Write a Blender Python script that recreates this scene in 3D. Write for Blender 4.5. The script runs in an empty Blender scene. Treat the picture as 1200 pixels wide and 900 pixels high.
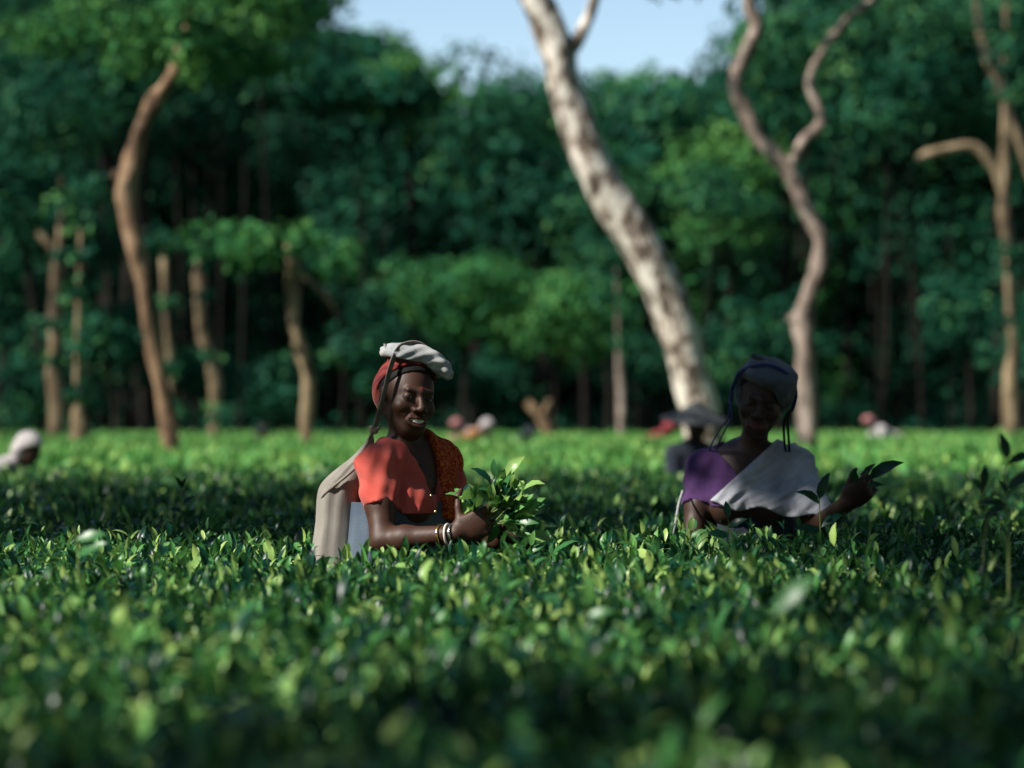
import bpy, math, random
import numpy as np
from mathutils import Vector, Matrix

# ------------------------------------------------------------------ camera, sky, sun, exposure
SC = bpy.context.scene
COL = SC.collection
rng = np.random.default_rng(11)
random.seed(11)
R = math.radians

CAM_Z = 1.35
FPX = 100.0 / 36.0 * 1200.0           # focal length in photo pixels
PITCH = math.atan(40.0 / FPX)         # horizon sits a little below the middle of the frame
cam_d = bpy.data.cameras.new('camera')
cam = bpy.data.objects.new('camera', cam_d)
COL.objects.link(cam)
cam.location = (0, 0, CAM_Z)
cam.rotation_euler = (R(90) + PITCH, 0, 0)
cam_d.lens = 100
cam_d.sensor_width = 36
cam_d.clip_start = 0.1
cam_d.clip_end = 2000
cam_d.dof.use_dof = True
cam_d.dof.focus_distance = 7.72
cam_d.dof.aperture_fstop = 2.5
SC.camera = cam

SUN = Vector((-0.68, -0.30, 0.67)).normalized()    # direction towards the sun
world = bpy.data.worlds.new('World')
SC.world = world
world.use_nodes = True
wn = world.node_tree.nodes
wn.clear()
sky = wn.new('ShaderNodeTexSky')
sky.sky_type = 'NISHITA'
sky.sun_disc = False
sky.sun_elevation = math.asin(SUN.z)
sky.sun_rotation = math.atan2(SUN.x, SUN.y)
sky.air_density = 1.0
sky.dust_density = 0.1
sky.ozone_density = 1.0
sky.altitude = 300
bg = wn.new('ShaderNodeBackground')
bg.inputs['Strength'].default_value = 0.089
wo = wn.new('ShaderNodeOutputWorld')
world.node_tree.links.new(sky.outputs['Color'], bg.inputs['Color'])
world.node_tree.links.new(bg.outputs['Background'], wo.inputs['Surface'])

sun_d = bpy.data.lights.new('sun', 'SUN')
sun_d.energy = 5.0
sun_d.angle = R(0.53)
sun_d.color = (1.0, 0.95, 0.86)
sun_o = bpy.data.objects.new('sun', sun_d)
COL.objects.link(sun_o)
sun_o.rotation_euler = SUN.to_track_quat('Z', 'Y').to_euler()
sun_o.location = SUN * 60

SC.view_settings.view_transform = 'Standard'
SC.view_settings.look = 'None'
SC.view_settings.gamma = 1
SC.view_settings.use_curve_mapping = False
SC.view_settings.exposure = 0.82
SC.render.engine = 'CYCLES'
SC.cycles.use_denoising = True
SC.cycles.max_bounces = 6
SC.cycles.transparent_max_bounces = 4

# ------------------------------------------------------------------ helpers
def P(px, py, d):
    """the point of the place seen at photo pixel (px, py), d metres away from the camera's plane"""
    c, s = math.cos(PITCH), math.sin(PITCH)
    a, b = (px - 600) / FPX, (450 - py) / FPX
    v = np.array([a, c - b * s, s + b * c])
    v = v * (d / v[1])
    return np.array([v[0], v[1], v[2] + CAM_Z])

def unit(v):
    v = np.asarray(v, float)
    return v / (np.linalg.norm(v, axis=-1, keepdims=True) + 1e-12)

def tag(o, label=None, cat=None, group=None, kind=None):
    if label: o['label'] = label
    if cat: o['category'] = cat
    if group: o['group'] = group
    if kind: o['kind'] = kind
    return o

def empty(name, loc, label=None, cat=None, group=None):
    o = bpy.data.objects.new(name, None)
    COL.objects.link(o)
    o.location = [float(c) for c in loc]
    o.empty_display_size = 0.1
    return tag(o, label, cat, group)

def mesh_data(name, verts, polys, mats, attrs=None, smooth=True, matidx=None):
    """polys: list of (n,k) int arrays"""
    verts = np.asarray(verts, np.float32)
    me = bpy.data.meshes.new(name)
    if isinstance(polys, np.ndarray): polys = [polys]
    polys = [np.asarray(p, np.int32) for p in polys if len(p)]
    nv = len(verts)
    me.vertices.add(nv)
    me.vertices.foreach_set('co', verts.ravel())
    tot = np.concatenate([np.full(len(p), p.shape[1], np.int32) for p in polys])
    idx = np.concatenate([p.ravel() for p in polys])
    me.loops.add(len(idx))
    me.loops.foreach_set('vertex_index', idx)
    me.polygons.add(len(tot))
    start = np.concatenate([[0], np.cumsum(tot)[:-1]]).astype(np.int32)
    me.polygons.foreach_set('loop_start', start)
    if not isinstance(mats, (list, tuple)): mats = [mats]
    for m in mats: me.materials.append(m)
    if matidx is not None:
        me.polygons.foreach_set('material_index', np.asarray(matidx, np.int32))
    me.polygons.foreach_set('use_smooth', np.full(len(tot), smooth, bool))
    me.update(calc_edges=True)
    if attrs:
        for k, v in attrs.items():
            a = me.attributes.new(k, 'FLOAT', 'POINT')
            a.data.foreach_set('value', np.asarray(v, np.float32))
    return me

def obj(name, me, parent=None):
    o = bpy.data.objects.new(name, me)
    COL.objects.link(o)
    if parent is not None:
        o.parent = parent
        b = parent
        off = np.zeros(3)
        while b is not None:
            off += np.array(b.location); b = b.parent
        o.location = [float(c) for c in -off]      # vertices are given in world space
    return o

def mesh_obj(name, verts, polys, mats, parent=None, attrs=None, smooth=True, matidx=None):
    return obj(name, mesh_data(name, verts, polys, mats, attrs, smooth, matidx), parent)

# ------------------------------------------------------------------ materials
def new_mat(name):
    m = bpy.data.materials.new(name)
    m.use_nodes = True
    nt = m.node_tree
    for n in list(nt.nodes): nt.nodes.remove(n)
    out = nt.nodes.new('ShaderNodeOutputMaterial')
    return m, nt, out

def ramp(nt, src, stops):
    r = nt.nodes.new('ShaderNodeValToRGB')
    e = r.color_ramp.elements
    while len(e) < len(stops): e.new(0.5)
    for k, (p, c) in enumerate(stops):
        e[k].position = p
        e[k].color = (c[0], c[1], c[2], 1)
    nt.links.new(src, r.inputs['Fac'])
    return r.outputs['Color']

def noise(nt, scale, detail=4, rough=0.6, coord='Object', stretch=None):
    tc = nt.nodes.new('ShaderNodeTexCoord')
    n = nt.nodes.new('ShaderNodeTexNoise')
    n.inputs['Scale'].default_value = scale
    n.inputs['Detail'].default_value = detail
    n.inputs['Roughness'].default_value = rough
    src = tc.outputs[coord]
    if stretch:
        mp = nt.nodes.new('ShaderNodeMapping')
        mp.inputs['Scale'].default_value = stretch
        nt.links.new(src, mp.inputs['Vector'])
        src = mp.outputs['Vector']
    nt.links.new(src, n.inputs['Vector'])
    return n

def leaf_mat(name, stops, rough=0.38, spec=0.5, trans=0.25, tcol=(0.20, 0.34, 0.05)):
    """a leaf: the tint attribute (0..1) picks the leaf's own colour, young tips are high"""
    m, nt, out = new_mat(name)
    at = nt.nodes.new('ShaderNodeAttribute'); at.attribute_name = 'tint'
    col = ramp(nt, at.outputs['Fac'], stops)
    b = nt.nodes.new('ShaderNodeBsdfPrincipled')
    nt.links.new(col, b.inputs['Base Color'])
    b.inputs['Roughness'].default_value = rough
    b.inputs['Specular IOR Level'].default_value = spec
    t = nt.nodes.new('ShaderNodeBsdfTranslucent')
    mx = nt.nodes.new('ShaderNodeMix'); mx.data_type = 'RGBA'; mx.blend_type = 'MULTIPLY'
    mx.inputs[0].default_value = 0.0
    tm = nt.nodes.new('ShaderNodeMix'); tm.data_type = 'RGBA'
    tm.inputs[0].default_value = 0.45
    nt.links.new(col, tm.inputs[6]); tm.inputs[7].default_value = (*tcol, 1)
    nt.links.new(tm.outputs[2], t.inputs['Color'])
    nt.nodes.remove(mx)
    ms = nt.nodes.new('ShaderNodeMixShader'); ms.inputs[0].default_value = trans
    nt.links.new(b.outputs[0], ms.inputs[1]); nt.links.new(t.outputs[0], ms.inputs[2])
    nt.links.new(ms.outputs[0], out.inputs['Surface'])
    return m

def noisy_mat(name, stops, scale, rough=0.85, bump=0.0, bscale=None, detail=5, stretch=None, spec=0.3, sheen=0.0):
    m, nt, out = new_mat(name)
    n = noise(nt, scale, detail, stretch=stretch)
    col = ramp(nt, n.outputs['Fac'], stops)
    b = nt.nodes.new('ShaderNodeBsdfPrincipled')
    nt.links.new(col, b.inputs['Base Color'])
    b.inputs['Roughness'].default_value = rough
    b.inputs['Specular IOR Level'].default_value = spec
    if sheen: b.inputs['Sheen Weight'].default_value = sheen
    if bump:
        n2 = noise(nt, bscale or scale * 4, 3, stretch=stretch)
        bp = nt.nodes.new('ShaderNodeBump')
        bp.inputs['Strength'].default_value = bump
        bp.inputs['Distance'].default_value = 0.02
        nt.links.new(n2.outputs['Fac'], bp.inputs['Height'])
        nt.links.new(bp.outputs['Normal'], b.inputs['Normal'])
    nt.links.new(b.outputs[0], out.inputs['Surface'])
    return m

M = {}
M['soil'] = noisy_mat('soil', [(0.3, (0.035, 0.028, 0.018)), (0.7, (0.07, 0.055, 0.035))], 3, 0.95, 0.4)
M['hedge'] = noisy_mat('hedge_interior', [(0.3, (0.006, 0.016, 0.008)), (0.7, (0.014, 0.035, 0.014))], 14, 0.9, 0.6)  # near-black green stands in for the shade between the leaves
M['tea'] = leaf_mat('tea_leaf', [(0.0, (0.001, 0.014, 0.010)), (0.36, (0.005, 0.042, 0.023)), (0.60, (0.075, 0.24, 0.062)), (1.0, (0.30, 0.43, 0.12))], 0.34, 0.24, 0.24, (0.10, 0.30, 0.05))  # dark end: mature leaves, with the teal of shade mixed in
M['tea_far'] = leaf_mat('tea_leaf_far', [(0.0, (0.018, 0.105, 0.036)), (0.5, (0.10, 0.30, 0.075)), (1.0, (0.30, 0.47, 0.12))], 0.5, 0.15, 0.26, (0.12, 0.32, 0.05))  # lighter than the near leaves: the far band's sunlight is in the colour
M['stem'] = noisy_mat('tea_stem', [(0.3, (0.10, 0.16, 0.04)), (0.7, (0.20, 0.25, 0.08))], 30, 0.6)
M['tree_leaf'] = leaf_mat('tree_leaf', [(0.0, (0.0025, 0.026, 0.016)), (0.5, (0.009, 0.072, 0.040)), (0.8, (0.035, 0.13, 0.052)), (1.0, (0.08, 0.20, 0.06))], 0.6, 0.08, 0.2, (0.05, 0.20, 0.06))  # dark end also holds the forest's shade, light end its sunlit clumps
M['tree_leaf_bright'] = leaf_mat('tree_leaf_bright', [(0.0, (0.010, 0.07, 0.03)), (0.5, (0.035, 0.15, 0.045)), (1.0, (0.11, 0.26, 0.06))], 0.6, 0.08, 0.25, (0.12, 0.28, 0.05))  # yellower leaf kind; also puts sunlit tone into the front sprays
M['bark_lichen'] = noisy_mat('bark_pale_lichen', [(0.38, (0.075, 0.055, 0.040)), (0.46, (0.24, 0.19, 0.15)), (0.52, (0.50, 0.44, 0.37)), (0.62, (0.68, 0.63, 0.55))], 7.5, 0.9, 0.9, 22, 3, (1.0, 1.0, 0.6))
M['bark_grey'] = noisy_mat('bark_grey_brown', [(0.34, (0.10, 0.075, 0.06)), (0.52, (0.26, 0.20, 0.165)), (0.68, (0.40, 0.33, 0.28))], 5, 0.9, 0.9, 18, 6, (1, 1, 0.5))
M['bark_tan'] = noisy_mat('bark_tan', [(0.38, (0.045, 0.032, 0.02)), (0.50, (0.16, 0.115, 0.065)), (0.62, (0.30, 0.225, 0.135))], 2.6, 0.9, 0.9, 16, 6, (1, 1, 0.5))
M['bark_orange'] = noisy_mat('bark_orange_brown', [(0.36, (0.05, 0.030, 0.018)), (0.50, (0.19, 0.115, 0.065)), (0.64, (0.30, 0.20, 0.12))], 5, 0.9, 0.9, 16, 6, (1, 1, 0.5))
M['bark_dark'] = noisy_mat('bark_dark', [(0.34, (0.006, 0.006, 0.005)), (0.68, (0.022, 0.019, 0.015))], 4, 0.95, 0.8, 16, spec=0.1)  # near black, so the trunks sink into the hollows' shade

# ------------------------------------------------------------------ leaf scattering
def leaf_template(lod):
    if lod == 0:
        st = [(0.22, 0.17), (0.52, 0.215), (0.80, 0.125)]
        V = [(0, 0, 0)]
        for t, w in st:
            z = 0.10 * math.sin(t * 2.2) - 0.22 * t * t
            V += [(-w, t, z + 0.05), (0, t, z), (w, t, z + 0.05)]
        V.append((0, 1, -0.16))
        F = [(0, 2, 1), (0, 3, 2)]
        for k in range(2):
            a = 1 + 3 * k
            F += [(a, a + 1, a + 4), (a, a + 4, a + 3), (a + 1, a + 2, a + 5), (a + 1, a + 5, a + 4)]
        F += [(7, 8, 10), (8, 9, 10)]
    elif lod == 1:
        V = [(0, 0, 0), (-0.21, 0.48, 0.05), (0, 0.5, 0.0), (0.21, 0.48, 0.05), (0, 1, -0.12)]
        F = [(0, 2, 1), (0, 3, 2), (1, 2, 4), (2, 3, 4)]
    else:
        V = [(0, 0, 0), (-0.25, 0.5, 0.04), (0.25, 0.5, 0.04), (0, 1, -0.05)]
        F = [(0, 2, 1), (1, 2, 3)]
    return np.array(V, float), np.array(F, np.int32)

def scatter(lod, pos, d, n, length, width, tint):
    """leaf geometry for arrays of base points, directions, normals"""
    V, F = leaf_template(lod)
    d = unit(d); s = unit(np.cross(d, n)); nn = np.cross(s, d)
    L = np.asarray(length)[:, None, None]; W = np.asarray(width)[:, None, None]
    v = (pos[:, None, :] + L * (W * V[None, :, 0:1] * s[:, None, :] + V[None, :, 1:2] * d[:, None, :] + V[None, :, 2:3] * nn[:, None, :]))
    k = len(pos)
    f = F[None] + (np.arange(k) * len(V))[:, None, None]
    return v.reshape(-1, 3), f.reshape(-1, 3).astype(np.int32), np.repeat(tint, len(V))

def join(parts):
    vs, fs, ts, off = [], [], [], 0
    for v, f, t in parts:
        vs.append(v); fs.append(f + off); ts.append(t); off += len(v)
    return np.concatenate(vs), np.concatenate(fs), np.concatenate(ts)

def rnd_dirs(k):
    return unit(rng.normal(size=(k, 3)))

# ------------------------------------------------------------------ trunks: swept tubes
def catmull(pts, n):
    pts = np.asarray(pts, float)
    p = np.vstack([2 * pts[0] - pts[1], pts, 2 * pts[-1] - pts[-2]])
    out = []
    for i in range(1, len(p) - 2):
        for t in np.linspace(0, 1, n, endpoint=False):
            a, b, c, e = p[i - 1], p[i], p[i + 1], p[i + 2]
            out.append(0.5 * ((2 * b) + (-a + c) * t + (2 * a - 5 * b + 4 * c - e) * t * t + (-a + 3 * b - 3 * c + e) * t ** 3))
    out.append(p[-2])
    return np.array(out)

def sweep(pts, sides=10, sub=4, rough=0.06, flat=1.0, seed=0, ref=(0, -1, 0)):
    """pts rows (x, y, z, r): a tapering tube with an uneven skin, closed at its ends"""
    c = catmull(pts, sub)
    r_ = np.random.default_rng(seed)
    n = len(c)
    tang = unit(np.gradient(c[:, :3], axis=0))
    ref = np.tile(np.array(ref, float), (n, 1))
    bad = np.abs((tang * ref).sum(1)) > 0.95
    ref[bad] = (1, 0, 0)
    a = unit(np.cross(tang, ref)); b = np.cross(tang, a)
    th = np.linspace(0, 2 * math.pi, sides, endpoint=False)
    ph = r_.uniform(0, 6.28, 6)
    i = np.arange(n)[:, None]
    bump = 1 + rough * (np.sin(3 * th[None] + ph[0] + i * 0.9) + np.sin(2 * th[None] + ph[1] - i * 0.55) + 0.8 * r_.normal(size=(n, sides)) * 0.5)
    rr = np.maximum(c[:, 3:4], 1e-4) * bump
    v = c[:, None, :3] + rr[..., None] * (np.cos(th)[None, :, None] * a[:, None] + flat * np.sin(th)[None, :, None] * b[:, None])
    v = v.reshape(-1, 3)
    q = []
    for k in range(n - 1):
        for s in range(sides):
            q.append((k * sides + s, k * sides + (s + 1) % sides, (k + 1) * sides + (s + 1) % sides, (k + 1) * sides + s))
    q = np.array(q, np.int32)
    caps = [np.array([list(range(sides))], np.int32), np.array([list(range((n - 1) * sides, n * sides))[::-1]], np.int32)]
    return v, q, caps

def tubes(name, lists, mat, parent=None, sides=10, sub=4, rough=0.06, flat=1.0, ref=(0, -1, 0)):
    vs, qs, cs, off = [], [], [], 0
    for k, pts in enumerate(lists):
        v, q, c = sweep(pts, sides, sub, rough, flat, k + len(name), ref)
        vs.append(v); qs.append(q + off); cs += [x + off for x in c]; off += len(v)
    return mesh_obj(name, np.concatenate(vs), [np.concatenate(qs), np.concatenate(cs)], mat, parent)

# ------------------------------------------------------------------ the ground and the tea
v = np.array([(-900, -300, 0), (900, -300, 0), (900, 1500, 0), (-900, 1500, 0)], float)
ground = mesh_obj('ground', v, np.array([[0, 1, 2, 3]]), M['soil'], smooth=False)
ground['kind'] = 'structure'

TEA = 0.928
PEOPLE_SPOTS = [(-0.29, 7.86, 0.30), (-0.49, 7.97, 0.12), (-0.10, 7.72, 0.13), (0.72, 8.85, 0.26), (1.22, 20.2, 0.3), (-3.62, 20.3, 0.3)]

def tea_h(x, y):
    h = TEA + 0.016 * np.sin(x * 4.1 + 1.3 * np.sin(y * 1.7)) * np.cos(y * 3.3 + 0.8) + 0.014 * np.sin(x * 9.3 + y * 5.1) * np.sin(y * 8.2 - x * 3)
    h = h + 0.02 * np.sin(0.43 * x + 1.2) * np.sin(0.31 * y)
    for (a, b, r) in PEOPLE_SPOTS:
        h = h - 0.5 * np.exp(-(((x - a) ** 2 + (y - b) ** 2) / (r * r)) ** 2)
    return h

# clipped tops of the bushes (twiggy interior below the leaves)
ys = np.concatenate([np.arange(-3, 14, 0.12), np.arange(14, 62.6, 0.5)])
xs = np.concatenate([np.arange(-22, -3, 0.6), np.arange(-3, 3, 0.12), np.arange(3, 22.3, 0.6)])
X, Y = np.meshgrid(xs, ys)
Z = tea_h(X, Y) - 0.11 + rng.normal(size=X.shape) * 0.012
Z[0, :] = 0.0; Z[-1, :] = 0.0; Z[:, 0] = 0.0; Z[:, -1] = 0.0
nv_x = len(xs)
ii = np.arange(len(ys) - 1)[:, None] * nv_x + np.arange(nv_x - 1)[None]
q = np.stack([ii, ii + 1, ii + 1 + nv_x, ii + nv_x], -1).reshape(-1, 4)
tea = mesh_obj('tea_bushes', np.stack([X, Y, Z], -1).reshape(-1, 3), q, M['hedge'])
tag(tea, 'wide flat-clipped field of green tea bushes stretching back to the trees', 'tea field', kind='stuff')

def sprigs(n, y0, y1, wid, lod, nl, ln, lnv, up, tint_mu, hsd, sel=None):
    """n upright sprigs of nl leaves on the clipped surface"""
    y = np.sqrt(rng.uniform(y0 ** 2, y1 ** 2, n)) if y0 > 0 else rng.uniform(y0, y1, n)
    hw = wid(y)
    x = rng.uniform(-1, 1, n) * hw
    keep = np.ones(n, bool)
    for (a, b, r) in PEOPLE_SPOTS:
        keep &= ((x - a) ** 2 + (y - b) ** 2) > (r * 0.92) ** 2
    cl = np.sin(x * 23 + 2.1 * np.sin(y * 13)) * np.sin(y * 19 + 1.7 * np.sin(x * 17)) + .6 * np.sin(x * 47 + y * 31) * np.sin(y * 53 - x * 29)   # sprigs stand in tufts
    keep &= rng.uniform(0, 1, n) < np.clip(.62 + .45 * cl, .12, 1)
    x, y, cl = x[keep], y[keep], cl[keep]; n = len(x)
    z = tea_h(x, y) + rng.normal(size=n) * hsd - 0.012 + .016 * cl
    flush = rng.uniform(0, 1, n) < 0.27            # bushes putting out young pale shoots
    age = np.clip(rng.normal(tint_mu, 0.10, n) + .06 * cl + .30 * flush, 0, 1)  # gaps between tufts tinted darker, as if shaded
    ph = rng.uniform(0, 6.28, n)
    lean = rng.normal(size=(n, 2)) * 0.2
    out = []
    for k in range(nl):
        az = ph + k * 2.4 + rng.normal(size=n) * 0.3
        el = np.clip(rng.normal(up[0] + (up[1] - up[0]) * k / max(1, nl - 1), 0.48, n), -0.6, 1.5)
        d = np.stack([np.cos(az) * np.cos(el) + lean[:, 0] * 0.5, np.sin(az) * np.cos(el) + lean[:, 1] * 0.5, np.sin(el)], -1)
        up_v = np.stack([-np.cos(az) * np.sin(el), -np.sin(az) * np.sin(el), np.cos(el)], -1) + rng.normal(size=(n, 3)) * 0.25
        zz = z - 0.055 + 0.075 * k / max(1, nl - 1)
        pos = np.stack([x + lean[:, 0] * (zz - z + .05), y + lean[:, 1] * (zz - z + .05), zz], -1)
        L = np.clip(rng.normal(ln, lnv, n), ln * 0.45, ln * 1.8) * (1.1 - 0.45 * k / max(1, nl - 1))
        t = np.clip(age + (0.16 + 0.34 * flush) * (k / max(1, nl - 1) - 0.4) + rng.normal(size=n) * 0.07, 0, 1)  # lower leaves darker: older, and inner shade put into the tint
        out.append(scatter(lod, pos, d, up_v, L, rng.uniform(0.62, 1.0, n), t))
    return out

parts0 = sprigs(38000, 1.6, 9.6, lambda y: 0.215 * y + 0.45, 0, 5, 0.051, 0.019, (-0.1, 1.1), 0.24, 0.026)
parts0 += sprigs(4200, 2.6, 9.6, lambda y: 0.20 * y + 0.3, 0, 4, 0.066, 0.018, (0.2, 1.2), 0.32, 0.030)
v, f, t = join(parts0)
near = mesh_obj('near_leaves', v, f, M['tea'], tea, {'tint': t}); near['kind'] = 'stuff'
parts1 = sprigs(24000, 9.5, 20, lambda y: 0.215 * y + 0.6, 1, 6, 0.085, 0.02, (0.1, 1.1), 0.27, 0.022)
v, f, t = join(parts1)
midl = mesh_obj('middle_leaves', v, f, M['tea'], tea, {'tint': t}); midl['kind'] = 'stuff'
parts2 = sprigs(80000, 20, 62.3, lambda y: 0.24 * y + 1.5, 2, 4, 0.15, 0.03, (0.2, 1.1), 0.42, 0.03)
v, f, t = join(parts2)
farl = mesh_obj('far_leaves', v, f, M['tea_far'], tea, {'tint': t}); farl['kind'] = 'stuff'

# short cut stems standing in the plucked surface
n = 1500
y = np.sqrt(rng.uniform(3.0 ** 2, 9.6 ** 2, n)); x = rng.uniform(-1, 1, n) * (0.2 * y + 0.2)
keep = np.ones(n, bool)
for (a, b, r) in PEOPLE_SPOTS: keep &= ((x - a) ** 2 + (y - b) ** 2) > r * r
x, y = x[keep], y[keep]; n = len(x)
z = tea_h(x, y)
top = np.stack([x + rng.normal(size=n) * 0.012, y + rng.normal(size=n) * 0.012, z + rng.uniform(0.0, 0.055, n)], -1)
bot = np.stack([x, y, z - 0.08], -1)
vs = []
for k in range(3):
    o_ = np.array([math.cos(k * 2.09), math.sin(k * 2.09), 0]) * 0.0021
    vs += [bot + o_, top + o_ * 0.8]
vs = np.stack(vs, 1)
tp = np.array([(0, 2, 3, 1), (2, 4, 5, 3), (4, 0, 1, 5)])
q = (tp[None] + (np.arange(n) * 6)[:, None, None]).reshape(-1, 4)
st = mesh_obj('cut_stems', vs.reshape(-1, 3), q, M['stem'], tea); st['kind'] = 'stuff'

# the leaves that show largest, one object each
V0, F0 = leaf_template(0)
leaf_me = []
for k in range(5):
    Vk = V0.copy()
    Vk[:, 0] *= rng.uniform(0.8, 1.15)
    Vk[:, 2] *= rng.uniform(0.5, 1.5)
    leaf_me.append(mesh_data('leaf', Vk, F0, M['tea'], {'tint': np.full(len(Vk), [0.12, 0.30, 0.48, 0.66, 0.85][k])}))
def leaf_obj(pos, d, n, L, parent, which=None, name='leaf'):
    d = unit(np.array(d, float)); s = unit(np.cross(d, np.array(n, float))); nn = np.cross(s, d)
    o = bpy.data.objects.new(name, leaf_me[random.randrange(5) if which is None else which])
    COL.objects.link(o)
    o.parent = parent
    off = np.zeros(3)
    b = parent
    while b is not None: off += np.array(b.location); b = b.parent
    m = Matrix(((s[0] * L, d[0] * L, nn[0] * L, pos[0] - off[0]), (s[1] * L, d[1] * L, nn[1] * L, pos[1] - off[1]), (s[2] * L, d[2] * L, nn[2] * L, pos[2] - off[2]), (0, 0, 0, 1)))
    o.matrix_local = m
    return o
for k in range(290):
    yy = math.sqrt(random.uniform(3.0 ** 2, 5.2 ** 2)); xx = random.uniform(-0.185, 0.185) * yy
    az = random.uniform(0, 6.28); el = random.uniform(0.1, 1.2)
    d = (math.cos(az) * math.cos(el), math.sin(az) * math.cos(el), math.sin(el))
    nn = (-math.cos(az) * math.sin(el), -math.sin(az) * math.sin(el), math.cos(el))
    leaf_obj((xx, yy, float(tea_h(np.array(xx), np.array(yy))) + random.uniform(-0.03, 0.03)), d, nn, random.uniform(0.055, 0.085), tea, random.choice([0, 0, 1, 1, 2, 3]))
# ------------------------------------------------------------------ trees
def crown_mesh(blobs, size, dens, tint0=0.45, mat='tree_leaf'):
    """blobs: (centre, radii); leaf-sized faces spread through each clump, thicker towards its skin"""
    pos, d, nn, L, t = [], [], [], [], []
    for c, r in blobs:
        c = np.asarray(c, float); r = np.asarray(r, float)
        area = 4 * math.pi * ((r[0] * r[1]) ** 1.6 / 3 + (r[0] * r[2]) ** 1.6 / 3 + (r[1] * r[2]) ** 1.6 / 3) ** (1 / 1.6)
        k = max(12, int(area * dens / (size * size)))
        u = rnd_dirs(k)
        rad = rng.uniform(0.45, 1.0, k) ** 0.5 * (1 + 0.16 * np.sin(5 * u[:, 0] + c[0]) * np.sin(4 * u[:, 2] + c[2]) + 0.10 * np.sin(9 * u[:, 1] + c[1]))
        pos.append(c + u * r * rad[:, None])
        o = unit(u + rng.normal(size=(k, 3)) * 0.55 + np.array([0, 0, 0.35]))
        dd = rnd_dirs(k); dd = dd - (dd * o).sum(1)[:, None] * o; dd[:, 2] -= 0.3
        d.append(dd); nn.append(o)
        L.append(size * rng.uniform(0.6, 1.4, k))
        t.append(np.clip(tint0 + rng.normal() * 0.20 + rng.normal(size=k) * 0.12, 0, 1))
    v, f, t = scatter(2, np.concatenate(pos), np.concatenate(d), np.concatenate(nn), np.concatenate(L), np.full(sum(map(len, L)), 1.15), np.concatenate(t))
    return v, f, t

def clump_blobs(c, r, k, rmin=0.25, rmax=0.42):
    """k overlapping clumps filling an ellipsoid outline"""
    c = np.asarray(c, float); r = np.asarray(r, float)
    out = []
    for _ in range(k):
        u = unit(rng.normal(size=3)) * rng.uniform(0.25, 0.95)
        q = c + u * r * 0.78
        s = rng.uniform(rmin, rmax) * float(np.mean(r))
        out.append((q, (s * rng.uniform(1.0, 1.5), s * rng.uniform(1.0, 1.5), s * rng.uniform(0.6, 0.95))))
    return out

def tree(name, label, trunk_lists, blobs, bark, size=0.16, dens=0.9, tint0=0.45, group=None, sides=12, branches=(), leaf='tree_leaf', rough=0.075):
    base = np.array(trunk_lists[0][0][:3]); base[2] = 0
    e = empty(name, base, label, 'tree', group)
    tubes('trunk', trunk_lists, M[bark], e, sides, 5, rough)
    for b in branches:
        tubes('branch', [b], M[bark], e, 8, 5, rough)
    if blobs:
        v, f, t = crown_mesh(blobs, size, dens, tint0)
        mesh_obj('crown', v, f, M[leaf], e, {'tint': t})
    return e

def pxpath(pts, d, k=None):
    """(px, py, half width px[, depth offset]) rows -> (x, y, z, r)"""
    out = []
    for p in pts:
        dd = d + (p[3] if len(p) > 3 else 0)
        q = P(p[0], p[1], dd)
        out.append((q[0], q[1], q[2], p[2] * (k or 0.86) * dd / FPX))
    return out

def rooted(path):
    """continue a trunk below the tea to the ground with a flare"""
    x, y, z, r = path[0]
    return [(x + 0.02, y, -0.05, r * 1.35), (x + 0.01, y, 0.35, r * 1.1)] + list(path)

# --- the big pale leaning trunk
dF = 30.0
pF = rooted(pxpath([(828, 535, 25), (821, 490, 24), (812, 450, 23), (798, 400, 23.5), (782, 350, 24), (758, 300, 25), (727, 250, 24.5), (698, 200, 23.5), (678, 150, 22), (662, 100, 20.5), (653, 60, 21), (637, 18, 20), (618, -20, 18), (590, -80, 15), (575, -150, 12), (570, -240, 8)], dF, 0.96))
bF = pxpath([(660, 72, 10), (676, 48, 10), (688, 24, 8), (697, -2, 7), (708, -50, 6), (740, -110, 5), (790, -160, 3)], dF)
tF = P(640, -190, dF)
blF = clump_blobs(P(590, -330, dF), (2.6, 2.2, 1.2), 16) + clump_blobs(P(760, -190, dF), (1.7, 1.5, 0.8), 10) + [(P(788, -12, dF), (0.28, 0.25, 0.10)), (P(700, -22, dF), (0.2, 0.2, 0.1))]
tree('leaning_tree', 'large pale mottled tree trunk leaning left across the middle, forked at the top', [pF], blF, 'bark_lichen', 0.12, 0.55, 0.5, sides=20, branches=[bF], rough=0.035)

# --- the crooked forked grey trunk
dG = 33.0
pG = rooted(pxpath([(946, 532, 14), (946, 500, 13.5), (944, 450, 14), (943, 405, 13), (941, 375, 14), (949, 345, 12), (959, 315, 11.5), (963, 285, 11), (954, 262, 11), (943, 240, 11.5), (925, 203, 11), (906, 180, 10.5), (887, 158, 10.5), (871, 125, 10), (861, 103, 9.5), (866, 78, 9), (880, 50, 10), (886, 30, 9), (878, 5, 9), (872, -40, 8), (880, -120, 6), (890, -200, 4)], dG))
bG = pxpath([(926, 200, 8), (933, 180, 7), (944, 162, 7.5), (962, 146, 8), (958, 124, 7), (949, 98, 6), (956, 74, 6), (972, 48, 6), (996, 20, 6), (1030, -10, 5), (1060, -80, 3.5)], dG)
kG = pxpath([(938, 378, 8), (930, 374, 8), (924, 370, 6)], dG)
blG = clump_blobs(P(1010, 45, dG - .9), (.45, .3, .28), 7) + clump_blobs(P(930, 20, dG - .9), (.35, .3, .25), 5) + clump_blobs(P(1010, -170, dG), (2.4, 2.0, 1.3), 16) + clump_blobs(P(890, -230, dG), (1.6, 1.5, 1.0), 9) + clump_blobs(P(985, 10, dG + 2), (0.7, 0.7, 0.45), 7)
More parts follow.
